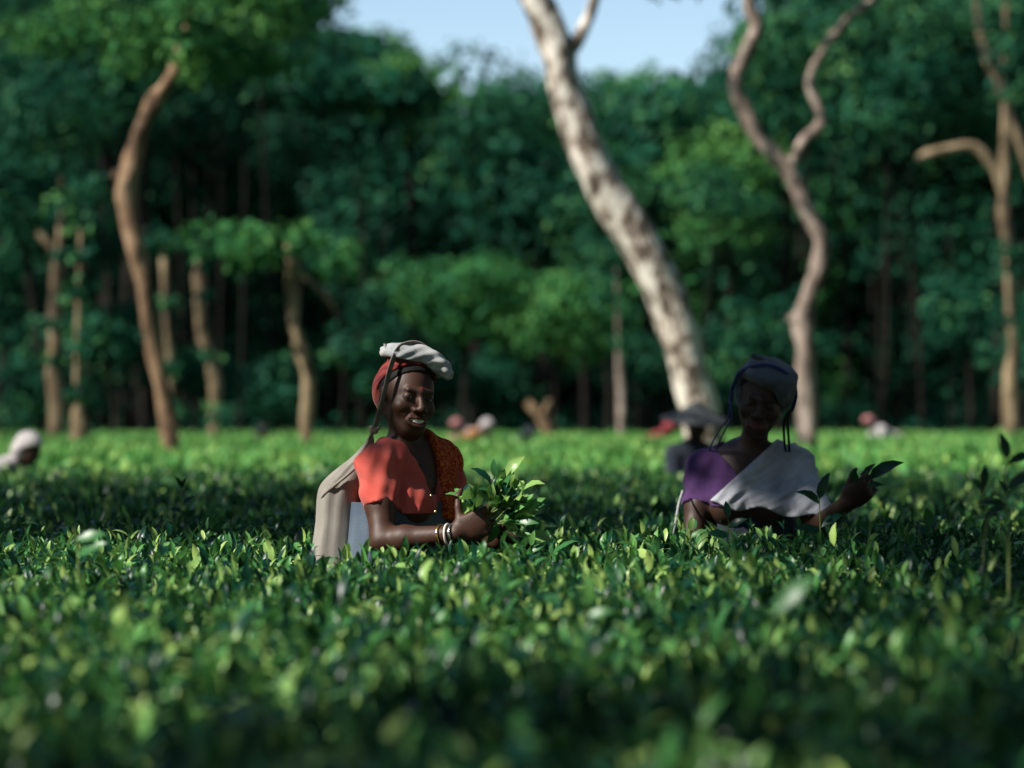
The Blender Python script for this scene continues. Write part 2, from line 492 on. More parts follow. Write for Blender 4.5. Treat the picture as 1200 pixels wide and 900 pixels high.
tree('crooked_tree', 'slender grey-brown trunk with an S-bend and two forks, behind the shawled picker', [pG, kG], blG, 'bark_grey', 0.12, 0.6, 0.42, sides=14, branches=[bG])

# --- left orange-brown trunk
dA = 31.0
pA = rooted(pxpath([(203, 536, 12), (199, 505, 13.5), (193, 470, 11), (186, 440, 10.5), (178, 400, 10), (172, 360, 10.5), (168, 325, 11), (160, 295, 13), (152, 260, 13), (148, 225, 14), (150, 205, 13.5), (160, 170, 10.5), (168, 145, 10), (180, 120, 11.5), (198, 95, 9), (210, 65, 8), (222, 30, 8), (232, -10, 8), (240, -90, 6), (250, -180, 4)], dA))
kA = pxpath([(148, 212, 10), (138, 206, 8), (131, 202, 5)], dA)
blA = clump_blobs(P(218, 62, dA - .9), (.50, .3, .36), 16) + clump_blobs(P(225, 15, dA - .9), (.7, .4, .4), 16) + clump_blobs(P(150, 70, dA - .9), (.45, .3, .3), 7) + clump_blobs(P(205, 40, dA + .8), (1.5, 1.0, 0.55), 17) + clump_blobs(P(335, 70, dA + 1), (0.75, 0.7, 0.3), 8) + clump_blobs(P(90, 30, dA + 1), (1.0, 0.9, 0.5), 10) + clump_blobs(P(200, -150, dA), (2.4, 2, 1.1), 14)
tree('orange_barked_tree', 'orange-brown crooked trunk with a stub, rising into leaves at the left', [pA, kA], blA, 'bark_orange', 0.10, 0.65, 0.5, sides=14, branches=[], leaf='tree_leaf_bright')

# --- smaller trunks across the back of the field
def small(name, label, pts, d, bark, crown=None, branches=(), leaf='tree_leaf', tint=0.5, n=12, sprays=()):
    bl = []; k_ = d / FPX
    for (a, b, ra, rb) in (crown or []):
        k = d / FPX
        bl += clump_blobs(P(a, b, d - 0.7), (ra * k, ra * k * 0.8, rb * k), n)
    for (a, b, ra) in sprays:
        bl += clump_blobs(P(a, b, d - 1.0), (ra * k_, ra * k_ * .8, ra * k_ * .55), 5, .35, .55)
    return tree(name, label, [rooted(pxpath(pts, d))], bl, bark, 0.15, 0.6, tint, sides=10, branches=[pxpath(b, d) for b in branches], leaf=leaf)

small('thin_tree', 'thin tan trunk near the left edge with a broken grey branch', [(66, 517, 11.5), (67, 480, 11), (63, 440, 10), (64, 400, 9), (66, 350, 9), (66, 315, 7), (70, 280, 4), (72, 220, 3), (70, 120, 3)], 50, 'bark_tan', [(40, 120, 130, 90)], [[(66, 330, 5), (74, 312, 5), (60, 290, 5), (42, 270, 4)]], sprays=((60, 375, 30), (85, 230, 44), (50, 190, 50), (70, 130, 60), (64, 420, 14)))
small('slim_tree', 'slim trunk with a bright sunlit foot beside the left picker', [(93, 528, 12), (93, 505, 12), (92, 485, 9), (90, 465, 5), (90, 430, 3.5), (92, 340, 3), (95, 260, 2.5)], 37.5, 'bark_tan', [(110, 240, 60, 45)], sprays=((88, 455, 30), (100, 400, 34), (92, 340, 36), (85, 290, 30)))
small('thin_tree', 'thin crooked pale trunk right of the orange-brown one, under a bright leafy crown', [(361, 524, 9), (359, 495, 9), (362, 460, 9), (359, 432, 8.5), (351, 405, 9), (345, 380, 7), (342, 345, 7.5), (340, 310, 5), (337, 275, 4)], 41, 'bark_tan', [(305, 285, 95, 42), (395, 300, 50, 34)], [[(340, 300, 4), (352, 320, 4), (380, 345, 3.5), (395, 370, 2.5)]], 'tree_leaf_bright', 0.4, 16)
small('thin_tree', 'thin spotted trunk standing between the crooked left trunks', [(250, 517, 8), (252, 470, 8), (251, 440, 8.5), (244, 410, 8), (238, 390, 8.5), (236, 360, 9), (234, 330, 9), (233, 305, 5), (233, 280, 2.5)], 52, 'bark_tan', [(245, 275, 48, 24)], sprays=((256, 485, 28), (240, 415, 22), (240, 302, 24), (240, 345, 10)))
small('thin_tree', 'very thin dark trunk just behind the orange-brown one', [(203, 515, 4), (200, 450, 4), (196, 378, 5.5), (193, 318, 6), (191, 290, 2.5)], 55, 'bark_tan', [(190, 282, 36, 20)], sprays=((205, 480, 26), (200, 430, 26), (195, 350, 20), (190, 285, 24)))
small('straight_tree', 'straight tan trunk near the right edge with an arching bare branch', [(1184, 512, 11), (1184, 480, 11), (1185, 440, 10), (1187, 400, 7), (1183, 350, 5.5), (1180, 300, 5.5), (1177, 255, 9.5), (1176, 225, 7), (1177, 190, 7), (1178, 150, 5.5), (1176, 90, 3), (1180, -20, 3)], 54, 'bark_tan', [(1160, -40, 120, 60)], [[(1175, 225, 5), (1168, 203, 7), (1157, 186, 7), (1140, 172, 7), (1118, 173, 6), (1090, 180, 6.5), (1075, 184, 4)]], sprays=((1172, 295, 42), (1198, 375, 34), (1160, 355, 36), (1185, 110, 50), (1180, 320, 30), (1190, 60, 50)))
small('thin_tree', 'thin bare trunk slanting high up in the right corner', [(1262, 512, 6), (1250, 400, 6), (1222, 250, 6), (1172, 105, 6), (1154, 58, 6.5), (1146, 20, 5), (1140, -60, 4)], 60, 'bark_tan', [(1130, -60, 120, 60)])
small('thin_tree', 'thin pale straight trunk left of the big leaning tree', [(728, 512, 6), (728, 470, 5.5), (726, 425, 4.5), (724, 390, 2.2), (722, 300, 1.8)], 59, 'bark_grey', [(715, 300, 60, 45)], sprays=((735, 400, 30), (720, 350, 40)))
small('thin_tree', 'thin vine-like stem right behind the big leaning trunk', [(818, 512, 1.4), (822, 440, 1.4), (826, 370, 1.6), (832, 310, 1.6), (836, 250, 1.2)], 60, 'bark_dark', [(840, 230, 70, 45)])
sb = pxpath([(647, 516, 7), (641, 503, 7.5), (634, 490, 6.5), (625, 479, 7), (616, 470, 5)], 52)
e = empty('leaning_stump', (sb[0][0], sb[0][1], 0), 'short leaning orange-brown stump at the far edge of the tea', 'stump')
tubes('trunk', [rooted(sb)], M['bark_orange'], e, 9, 5, 0.08)
tubes('broken_branch', [pxpath([(634, 490, 4), (640, 478, 3.5), (645, 468, 2.5)], 52)], M['bark_orange'], e, 6, 3)

# --- the forest wall
def forest_tree(px, d, top, bot, half, tint=0.45, leaf='tree_leaf', nb=22, label=None, size=0.19, dens=0.8, group='trees of the forest wall', depth=0.8):
    k = d / FPX
    c = P(px, (top + bot) / 2, d)
    r = (half * k, half * k * depth, (bot - top) / 2 * k)
    bpx = px + rng.uniform(-25, 25)
    slim = any(h0 < bpx < h1 for h0, h1 in ((185, 480), (955, 1165))) and d < 112 and bot < 260     # tall slender stems inside the hollows
    base = np.array([(bpx - 600) * k, c[1] + 0.6, -0.05])
    mid = c - np.array([0, 0, r[2] * 0.2])
    w = (0.05 + 0.007 * c[2]) * (.4 if slim else 1)
    trunk = [(base[0], base[1], -0.05, w * 1.4), (base[0] + rng.uniform(-.2, .2), base[1], max(0.5, mid[2] * 0.35), w), (base[0] * .4 + mid[0] * .6 + rng.uniform(-.2, .2), base[1], mid[2] * 0.75, w * 0.8), (mid[0], mid[1], mid[2] + 0.2, w * 0.6)]
    limbs = []
    for _ in range(4):
        u = unit(np.array([rng.normal(), rng.normal() * .6, abs(rng.normal()) * 0.6 + .2])) * r * 0.75
        limbs.append([(mid[0], mid[1], mid[2] - 0.3, w * 0.5), tuple(mid + u * 0.5 + np.array([0, 0, .1])) + (w * 0.35,), tuple(mid + u) + (w * 0.12,)])
    blobs = clump_blobs(c, r, nb, 0.26, 0.46)
    return tree('forest_tree', label or 'tall leafy tree in the dense green forest wall behind the tea field', [trunk] + limbs, blobs, 'bark_dark', size, dens, tint, group, 7, leaf=leaf)

FR = 'trees of the forest wall'
# front trees that one can tell apart: (px, depth, top, bottom, half width, tint, leaf, clumps)
for args in (
    (10, 61, -120, 330, 120, 0.50, 26, 'tall leafy tree filling the top left corner'),
    (120, 66, -160, 250, 120, 0.45, 26, 'tall leafy tree behind the orange-brown trunk at the top left'),
    (298, 63, -160, 105, 125, 0.55, 24, 'broad leafy crown spreading over the dark hollow at the left'),
    (480, 72, 34, 170, 80, 0.5, 20, 'round-topped tree at the left end of the sky gap'),
    (610, 74, 36, 330, 100, 0.55, 26, 'dark green tree under the middle of the sky gap'),
    (660, 63, 290, 470, 95, 0.5, 22, 'low dense tree left of the lower half of the leaning trunk'),
    (760, 72, 52, 340, 105, 0.5, 26, 'tree just right of the leaning trunk below the sky gap'),
    (850, 67, 110, 330, 75, 0.5, 20, 'leafy tree between the leaning trunk and the S-bent trunk'),
    (870, 62, 330, 470, 55, 0.45, 16, 'low leafy tree behind the shawled picker'),
    (940, 65, -120, 200, 100, 0.5, 26, 'tall leafy tree behind the fork of the S-bent trunk'),
    (1050, 63, -140, 215, 110, 0.55, 26, 'tall leafy tree over the black hollow at the right'),
    (1180, 64, -140, 250, 100, 0.5, 26, 'tall leafy tree filling the top right corner'),
    (1130, 60.5, 280, 430, 58, 0.42, 16, 'small leafy tree left of the straight tan trunk at the right'),
    (420, 62, 345, 470, 55, 0.35, 16, 'low dark tree directly behind the smiling picker'),
    (250, 64, 400, 480, 80, 0.35, 16, 'low dark bush-like tree behind the thin left trunks'),
    (110, 60, 345, 430, 60, 0.35, 14, 'small leafy tree behind the slim left trunks')):
    forest_tree(*args[:5], args[5] + .08, 'tree_leaf_bright' if args[0] in (480, 660, 298, 850) else 'tree_leaf', nb=args[6], label=args[7], group=None)  # raised tint and lighter leaf colour stand in for sunlit clumps
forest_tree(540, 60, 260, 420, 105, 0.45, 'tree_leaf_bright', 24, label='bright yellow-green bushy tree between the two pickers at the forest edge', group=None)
for a in ((365, 88, 70, 240, 95, 0.4), (410, 96, 90, 250, 80, 0.4), (40, 61.5, 385, 505, 60, 0.3), (0, 62.5, 250, 420, 70, 0.35), (105, 62.5, 235, 345, 60, 0.35), (330, 61.5, 395, 505, 55, 0.3), (440, 63, 300, 400, 45, 0.4), (150, 63, 270, 500, 60, 0.35), (60, 62, 400, 505, 80, 0.3), (500, 64, 400, 505, 70, 0.35), (930, 63, 300, 505, 45, 0.4), (1195, 63, 300, 505, 50, 0.4), (830, 64, 380, 505, 50, 0.35), (590, 65, 400, 500, 80, 0.4), (760, 66, 340, 500, 75, 0.4), (30, 66, 330, 450, 70, 0.35), (690, 68, 180, 330, 80, 0.5)):
    forest_tree(*a, nb=16)
# rows behind, their crowns closing over the dark ground below
for d, off, top_c in ((70, 0, 100), (76, 70, 74), (83, 20, 48), (91, 60, 44), (99, 10, 46), (107, 50, 48), (116, 30, 50)):
    for px in range(-500, 1400, 140 if d < 112 else 75):
        x = px + off + random.uniform(-30, 30)
        mid_gap = 470 < x < 880
        low = d > 112
        if low and x < -200: continue
        top = (top_c + random.uniform(-26, 20)) if 335 < x < 960 else random.uniform(-190, -60)
        bot = (330 if d < 80 else 470) if mid_gap else (random.uniform(80, 120) if x < 600 else random.uniform(165, 215))
        if low: bot = 520
        forest_tree(x, d, top, bot, random.uniform(100, 135), 0.4, 'tree_leaf_bright' if random.random() < .2 else 'tree_leaf', nb=24 if bot < 400 else 34, size=0.38, dens=0.8)
# low dark undergrowth under the forest's edge
bl = []
for _ in range(130):
    d = rng.uniform(92, 122); x = rng.uniform(-0.3, 0.24) * d
    bl.append(((x, d, rng.uniform(0.3, 1.3)), (rng.uniform(.8, 1.7), rng.uniform(.8, 1.5), rng.uniform(.5, 1.3))))
v, f, t = crown_mesh(bl, 0.32, 1.0, 0.35)
ug = mesh_obj('undergrowth', v, f, M['tree_leaf'], None, {'tint': t})
tag(ug, 'low dark bushes growing under the trees of the forest', 'undergrowth', kind='stuff')
bl = []
for x in np.arange(-46, 40, 1.7):
    for z in ((.8, 3, 5.2, 7.4) if -7.5 < x < 12 else (.8, 3, 5.2, 7.4, 9.6, 12)):
        bl.append(((x + rng.uniform(-.6, .6), 126 + rng.uniform(-1.5, 1.5), z), (1.9, 1.4, 1.7)))
v, f, t = crown_mesh(bl, 0.6, 2.2, 0.3)
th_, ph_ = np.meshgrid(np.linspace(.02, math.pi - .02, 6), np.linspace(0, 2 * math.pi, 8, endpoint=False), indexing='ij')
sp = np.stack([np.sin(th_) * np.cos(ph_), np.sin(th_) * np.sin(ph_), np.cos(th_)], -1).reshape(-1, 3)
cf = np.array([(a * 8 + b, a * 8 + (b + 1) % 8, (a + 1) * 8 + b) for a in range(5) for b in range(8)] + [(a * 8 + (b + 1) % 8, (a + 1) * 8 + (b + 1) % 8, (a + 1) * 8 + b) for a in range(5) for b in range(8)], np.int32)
pp = [(v, f, t)] + [(np.array(c) + sp * np.array(r) * .85, cf, np.full(len(sp), .1)) for c, r in bl]     # solid dark cores added inside the leaf clumps to block sky gaps
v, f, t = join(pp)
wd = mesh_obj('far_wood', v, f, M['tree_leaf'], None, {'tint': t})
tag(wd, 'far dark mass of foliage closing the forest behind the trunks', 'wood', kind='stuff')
# --- shade trees of the plantation left of and behind the viewpoint; their crowns shade the tea in the view
def shade_tree(base, targets, H, label_seed=0, dens=0.9, size=0.13, gap=0.1, holes=(), twigs=()):
    """targets: (x, y, half x, half y) patches of tea that lie in this crown's shade"""
    blobs = []
    for (x, y, a, b) in targets:
        n = max(1, int(round(a * b / gap)))
        for _ in range(n):
            u, w = rng.uniform(-1, 1, 2)
            if any((x + u * a - p) ** 2 + (y + w * b - q) ** 2 < r * r for p, q, r in holes): continue
            h = H + rng.uniform(-0.5, 0.6)
            tt = (h - TEA) / SUN.z
            blobs.append(((x + u * a + SUN.x * tt, y + w * b + SUN.y * tt, h), (rng.uniform(.3, .5), rng.uniform(.3, .5), rng.uniform(.2, .3))))
    for (x, y, r) in twigs:                         # leafy twigs added so their shadows darken faces, hand and head cloth
        tt = (H - .3 - TEA) / SUN.z
        blobs.append(((x + SUN.x * tt, y + SUN.y * tt, H - .3), (r, r, r * .7)))
    cs = np.array([b[0] for b in blobs])
    bx, by = base
    trunk = [(bx, by, -0.05, 0.24), (bx + .1, by - .05, 1.5, 0.19), (bx - .05, by + .1, 3.4, 0.16), (bx, by, H * 0.62, 0.14)]
    limbs = []
    for c in cs[::max(1, len(cs) // 9)]:
        m_ = (np.array([bx, by, H * 0.62]) + c) / 2 + np.array([0, 0, 0.25])
        limbs.append([(bx, by, H * 0.6, 0.09), (m_[0], m_[1], m_[2], 0.06), (c[0], c[1], c[2], 0.02)])
    return tree('shade_tree', 'unseen tree with a flat crown added overhead to dim the sky light', [trunk] + limbs, blobs, 'bark_grey', size, dens, 0.5, 'shade trees beside the viewpoint', 10)

shade_tree((-8.3, 7.6), [(-1.2, 10.2, 1.6, 1.4), (0.6, 10.8, 1.2, 1.1), (-1.8, 13.2, 1.5, 1.2), (-1.3, 8.75, 0.5, 0.3)], 7.6, gap=0.028)
shade_tree((-6.9, 10.4), [(1.0, 13.6, 2.2, 1.8), (1.2, 16.0, 1.8, 1.0), (-1.4, 15.9, 1.6, 0.8), (1.55, 20.45, 0.45, 0.3)], 8.2, gap=0.055)
shade_tree((-2.3, -0.4), [(1.55, 8.7, 0.4, 0.8), (1.2, 7.4, 0.42, 0.8), (1.35, 5.9, 0.34, 0.9), (0.95, 9.3, 0.35, 0.28), (0.55, 9.0, 0.25, 0.25), (1.35, 9.02, 0.2, 0.2), (0.8, 8.0, 0.25, 0.25)], 6.8, gap=0.036, holes=((.86, 8.84, .40), (.0, 7.9, .5)), twigs=((.05, 8.02, .065), (.13, 8.055, .055), (1.17, 8.88, .12), (1.28, 8.93, .12), (1.09, 8.84, .08), (1.22, 8.5, .14), (1.12, 8.46, .12), (1.36, 9.0, .13), (1.3, 8.97, .10)))
shade_tree((-6.5, -3.2), [(0.3, 3.15, 0.9, 0.5), (0.6, 3.75, 0.55, 0.28), (-0.45, 3.0, 0.3, 0.35), (0.0, 1.9, 1.2, 0.8)], 6.6, gap=0.05)
# unseen crowns added over the open side of the plantation; they shade nothing in view and dim the open sky above it
def added_canopy_tree(base, cx, cy, H, rx, ry, n):
    blobs = [((cx + rng.uniform(-1, 1) * rx, cy + rng.uniform(-1, 1) * ry, H + rng.uniform(-.6, .8)), (rng.uniform(.7, 1.1), rng.uniform(.7, 1.1), rng.uniform(.3, .5))) for _ in range(n)]
    bx, by = base
    trunk = [(bx, by, -.05, .26), (bx + .1, by, 2, .2), (bx - .1, by + .1, H * .55, .17), (cx * .5 + bx * .5, cy * .5 + by * .5, H * .8, .12)]
    limbs = [[(bx - .05, by, H * .6, .1), ((c[0] + bx) / 2, (c[1] + by) / 2, H * .85, .07), (*c, .02)] for c, r in blobs[::max(1, n // 8)]]
    return tree('shade_tree', 'unseen tree with a flat crown added overhead to dim the sky light', [trunk] + limbs, blobs, 'bark_grey', 0.2, 0.85, 0.5, 'shade trees beside the viewpoint', 10)
for a in (((5.2, 5.0), 2.6, 4.5, 8.0, 4.6, 4.4, 80), ((7.2, 13.5), 4.6, 13.5, 8.6, 5.2, 4.6, 90), ((4.2, -4.0), 2.5, -4.0, 8.0, 4.8, 4.2, 80), ((11.0, 22.0), 7.5, 21.5, 9.5, 5.5, 4.5, 80), ((12.5, 6.0), 12.0, 5.0, 9.0, 4.5, 5.5, 70), ((13.5, 13.5), 14.0, 14.0, 9.5, 4.5, 5.5, 70), ((-1.5, -11.0), -1.0, -11.0, 8.5, 5.0, 3.0, 60), ((-5.6, -4.6), -3.2, 0.2, 8.2, 1.9, 3.4, 44), ((9.6, 30.0), 6.0, 28.5, 10.4, 6.5, 3.6, 90), ((12.5, 38.0), 7.5, 36.0, 11.0, 7.0, 3.8, 90)):
    added_canopy_tree(*a)

# unseen tree walls added left, right and behind the viewpoint to cut sky light
def copy_tree(o, parent=None):
    c = o.copy(); COL.objects.link(c); c.parent = parent
    for ch in o.children: copy_tree(ch, c)
    return c
def added_edge_tree(h, w):
    blobs = clump_blobs((0, 0, h * .55), (w, w, h * .47), 40, .3, .5)
    return tree('added_edge_tree', 'unseen dense tree added beside and behind the viewpoint to block sky light', [[(0, 0, -.05, .3), (.1, 0, h * .3, .24), (0, .1, h * .7, .14)]], blobs, 'bark_dark', .34, .9, .42, 'unseen trees added to block sky light', 8)
spots = [(-19 + 1.5 * math.sin(k * 2.1), -13 + k * 5.6) for k in range(12)] + [(19 + 1.5 * math.sin(k * 1.7), -13 + k * 5.8) for k in range(11)] + [(-13 + k * 5.4, -17 + math.sin(k * 2.6)) for k in range(6)]
proto = added_edge_tree(13.0, 3.9)
for k, (x, y) in enumerate(spots):
    o = proto if k == 0 else copy_tree(proto)
    o.location = (x, y, 0); o.rotation_euler.z = k * 1.3; sc_ = 0.9 + .18 * math.sin(k * 3.1); o.scale = (sc_, sc_, sc_)
for a in ((300, 112, 340, 525, 90, 0.35), (350, 120, 360, 525, 90, 0.35), (230, 118, 360, 525, 90, 0.35)):
    forest_tree(*a, nb=26, dens=1.2)
# ------------------------------------------------------------------ bodies: blended distance fields turned into one skin
class Field:
    def __init__(self, xs, ys, zs):
        self.ax = [np.asarray(a, np.float32) for a in (xs, ys, zs)]
        self.F = np.full([len(a) for a in self.ax], 0.5, np.float32)
    def sub(self, lo, hi):
        sl = []
        for a, l, h in zip(self.ax, lo, hi):
            i0 = int(np.searchsorted(a, l)); i1 = int(np.searchsorted(a, h))
            sl.append(slice(max(0, i0 - 1), min(len(a), i1 + 1)))
        g = np.meshgrid(*[a[s] for a, s in zip(self.ax, sl)], indexing='ij', sparse=True)
        return tuple(sl), g
    def put(self, lo, hi, fn, k=0.0, op='u', pad=0.05):
        sl, (X, Y, Z) = self.sub(np.asarray(lo) - pad - k, np.asarray(hi) + pad + k)
        a = self.F[sl]
        if a.size == 0: return
        d = fn(X, Y, Z)
        if op == 'd': d = -d
        if op == 'u':
            r = np.minimum(a, d)
            if k: r = r - np.maximum(k - np.abs(a - d), 0) ** 2 / (4 * k)
        else:
            r = np.maximum(a, d)
            if k: r = r + np.maximum(k - np.abs(a - d), 0) ** 2 / (4 * k)
        self.F[sl] = r
    def ell(self, c, r, A=None, k=0.02, op='u'):
        c = np.asarray(c, float); r = np.asarray(r, float)
        A = np.eye(3) if A is None else np.asarray(A)
        ext = np.sqrt(((A * r[:, None]) ** 2).sum(0))
        def fn(X, Y, Z):
            x, y, z = X - c[0], Y - c[1], Z - c[2]
            p = [A[i, 0] * x + A[i, 1] * y + A[i, 2] * z for i in range(3)]
            k0 = np.sqrt((p[0] / r[0]) ** 2 + (p[1] / r[1]) ** 2 + (p[2] / r[2]) ** 2)
            k1 = np.sqrt((p[0] / r[0] ** 2) ** 2 + (p[1] / r[1] ** 2) ** 2 + (p[2] / r[2] ** 2) ** 2)
            return k0 * (k0 - 1) / (k1 + 1e-6)
        self.put(c - ext, c + ext, fn, k, op)
    def cap(self, a, b, ra, rb=None, k=0.015, op='u'):
        a = np.asarray(a, float); b = np.asarray(b, float); rb = ra if rb is None else rb
        ab = b - a; L = float(ab @ ab) + 1e-9; m = max(ra, rb)
        def fn(X, Y, Z):
            x, y, z = X - a[0], Y - a[1], Z - a[2]
            t = np.clip((x * ab[0] + y * ab[1] + z * ab[2]) / L, 0, 1)
            return np.sqrt((x - t * ab[0]) ** 2 + (y - t * ab[1]) ** 2 + (z - t * ab[2]) ** 2) - (ra + (rb - ra) * t)
        self.put(np.minimum(a, b) - m, np.maximum(a, b) + m, fn, k, op)
    def chain(self, pts, rs, k=0.01, op='u'):
        for i in range(len(pts) - 1): self.cap(pts[i], pts[i + 1], rs[i], rs[i + 1], k, op)
    def copy(self):
        f = Field(*self.ax); f.F = self.F.copy(); return f
    def grid(self):
        return np.meshgrid(*self.ax, indexing='ij', sparse=True)
    def mesh(self, smooth=1):
        return surface(self.F, self.ax, smooth)

def surface(F, ax, smooth=1):
    s = F < 0
    if not s.any(): return np.zeros((0, 3)), np.zeros((0, 4), np.int32)
    nz = [np.where(s.any(axis=tuple(j for j in range(3) if j != i)))[0] for i in range(3)]
    sl = tuple(slice(max(0, a[0] - 2), a[-1] + 3) for a in nz)
    F = F[sl]; s = s[sl]; ax = [a[q] for a, q in zip(ax, sl)]
    c = np.zeros([n - 1 for n in s.shape], np.int8)
    for i in (0, 1):
        for j in (0, 1):
            for k in (0, 1):
                c += s[i:s.shape[0] - 1 + i, j:s.shape[1] - 1 + j, k:s.shape[2] - 1 + k]
    act = (c > 0) & (c < 8)
    I = np.argwhere(act)
    ids = np.full(act.shape, -1, np.int32); ids[act] = np.arange(len(I))
    acc = np.zeros((len(I), 3)); cnt = np.zeros(len(I))
    corners = [(i, j, k) for i in (0, 1) for j in (0, 1) for k in (0, 1)]
    for a in corners:
        for axis in range(3):
            if a[axis]: continue
            b = list(a); b[axis] = 1
            va = F[I[:, 0] + a[0], I[:, 1] + a[1], I[:, 2] + a[2]]
            vb = F[I[:, 0] + b[0], I[:, 1] + b[1], I[:, 2] + b[2]]
            m = (va < 0) != (vb < 0)
            t = np.where(m, va / np.where(m, va - vb, 1), 0)
            p = np.tile(np.array(a, float), (len(I), 1)); p[:, axis] += t
            acc[m] += p[m]; cnt[m] += 1
    gp = I + acc / cnt[:, None]
    V = np.stack([np.interp(gp[:, i], np.arange(len(ax[i])), ax[i]) for i in range(3)], -1)
    Q = []
    for axis in range(3):
        a0 = [slice(None)] * 3; a1 = [slice(None)] * 3
        a0[axis] = slice(0, -1); a1[axis] = slice(1, None)
        m = s[tuple(a0)] != s[tuple(a1)]
        E = np.argwhere(m)
        u, w = (axis + 1) % 3, (axis + 2) % 3
        E = E[(E[:, u] > 0) & (E[:, w] > 0) & (E[:, u] < s.shape[u] - 1) & (E[:, w] < s.shape[w] - 1)]
        q = []
        for (du, dw) in ((-1, -1), (0, -1), (0, 0), (-1, 0)):
            e = E.copy(); e[:, u] += du; e[:, w] += dw
            q.append(ids[e[:, 0], e[:, 1], e[:, 2]])
        q = np.stack(q, -1)
        flip = ~s[E[:, 0], E[:, 1], E[:, 2]]
        q[flip] = q[flip][:, ::-1]
        Q.append(q)
    Q = np.concatenate(Q)
    Q = Q[(Q >= 0).all(1)]
    for _ in range(smooth):
        sm = np.zeros_like(V); n = np.zeros(len(V))
        for k in range(4):
            a, b = Q[:, k], Q[:, (k + 1) % 4]
            np.add.at(sm, a, V[b]); np.add.at(n, a, 1); np.add.at(sm, b, V[a]); np.add.at(n, b, 1)
        V = 0.45 * V + 0.55 * sm / np.maximum(n, 1)[:, None]
    return V, Q.astype(np.int32)

def axis_pts(a, b, fa, fb, fine, coarse):
    """coordinates a..b, fine between fa and fb"""
    out = [a]
    while out[-1] < b:
        x = out[-1]
        dd = 0 if fa <= x <= fb else min(abs(x - fa), abs(x - fb))
        out.append(x + min(coarse, fine + dd * 0.09))
    return np.array(out)

def head_axes(yaw, pitch=0, roll=0):
    """rows: lateral (towards the right of the picture), forward, up. yaw 0 looks at the camera, + looks right"""
    f = np.array([math.sin(yaw), -math.cos(yaw), 0.0])
    x = np.array([math.cos(yaw), math.sin(yaw), 0.0])
    u = np.array([0, 0, 1.0])
    f, u = f * math.cos(pitch) - u * math.sin(pitch), u * math.cos(pitch) + f * math.sin(pitch)
    x, u = x * math.cos(roll) - u * math.sin(roll), u * math.cos(roll) + x * math.sin(roll)
    return np.array([x, f, u])

def add_head(f, O, A, smile=True, face=True):
    W = lambda x, y, z: O + x * A[0] + y * A[1] + z * A[2]
    f.ell(W(0, -.017, .030), (.073, .093, .080), A, .0)
    f.ell(W(0, .024, -.026), (.058, .064, .078), A, .03)
    f.ell(W(0, .056, -.088), (.027, .030, .023), A, .032)
    for s in (-1, 1):
        f.ell(W(s * .040, .053, -.030), (.022, .025, .020), A, .018)
        f.cap(W(s * .050, .004, -.050), W(s * .018, .058, -.092), .014, .013, .018)
        f.ell(W(s * .0735, -.006, -.004), (.007, .017, .027), A, .006)
    if not face: return W
    f.cap(W(-.034, .076, .017), W(0, .084, .014), .008, .008, .012)
    f.cap(W(.034, .076, .017), W(0, .084, .014), .008, .008, .012)
    for s in (-1, 1):
        f.ell(W(s * .031, .094, -.003), (.017, .012, .011), A, .012, 'd')
        f.ell(W(s * .031, .072, -.003), (.0145, .0135, .0135), A, .004)
        f.ell(W(s * .031, .090, -.0035), (.0125, .012, .0032), A, .002, 'd')
    f.cap(W(0, .083, .008), W(0, .106, -.030), .0065, .0100, .008)
    f.ell(W(0, .104, -.033), (.0125, .0115, .010), A, .006)
    for s in (-1, 1):
        f.ell(W(s * .0145, .094, -.036), (.0095, .0115, .008), A, .005)
    z = -.066
    f.ell(W(0, .078, z), (.032, .018, .020), A, .012)
    if smile:
        ux = [-.038, -.023, -.008, 0, .008, .023, .038]
        uy = [.070, .0870, .0955, .0965, .0955, .0870, .070]
        f.ell(W(0, .100, z - .0030), (.0325, .026, .0100), A, .003, 'd')
        up = [W(a, b, z + c) for a, b, c in zip(ux, uy, [.015, .0105, .0088, .0078, .0088, .0105, .015])]
        f.chain(up, [.0022, .0036, .0040, .0036, .0040, .0036, .0022], .003)
        lo = [W(a, b - .002, z + c) for a, b, c in zip(ux, uy, [.012, -.006, -.0130, -.0142, -.0130, -.006, .012])]
        f.chain(lo, [.0022, .0044, .0052, .0054, .0052, .0044, .0022], .003)
        for s in (-1, 1):       # smile folds
            f.cap(W(s * .022, .089, -.040), W(s * .037, .073, -.066), .0025, .002, .006, 'd')
    else:
        ux = [-.024, -.012, 0, .012, .024]; uy = [.078, .092, .0955, .092, .078]
        f.chain([W(a, b, z + c) for a, b, c in zip(ux, uy, [.003, .006, .0045, .006, .003])], [.0025, .0046, .005, .0046, .0025], .003)
        f.chain([W(a, b - .001, z + c) for a, b, c in zip(ux, uy, [.002, -.006, -.0075, -.006, .002])], [.0025, .005, .006, .005, .0025], .003)
        f.chain([W(a, b + .006, z + c) for a, b, c in zip(ux, uy, [.003, .0005, -.001, .0005, .003])], [.001, .0015, .0015, .0015, .001], .002, 'd')
    return W

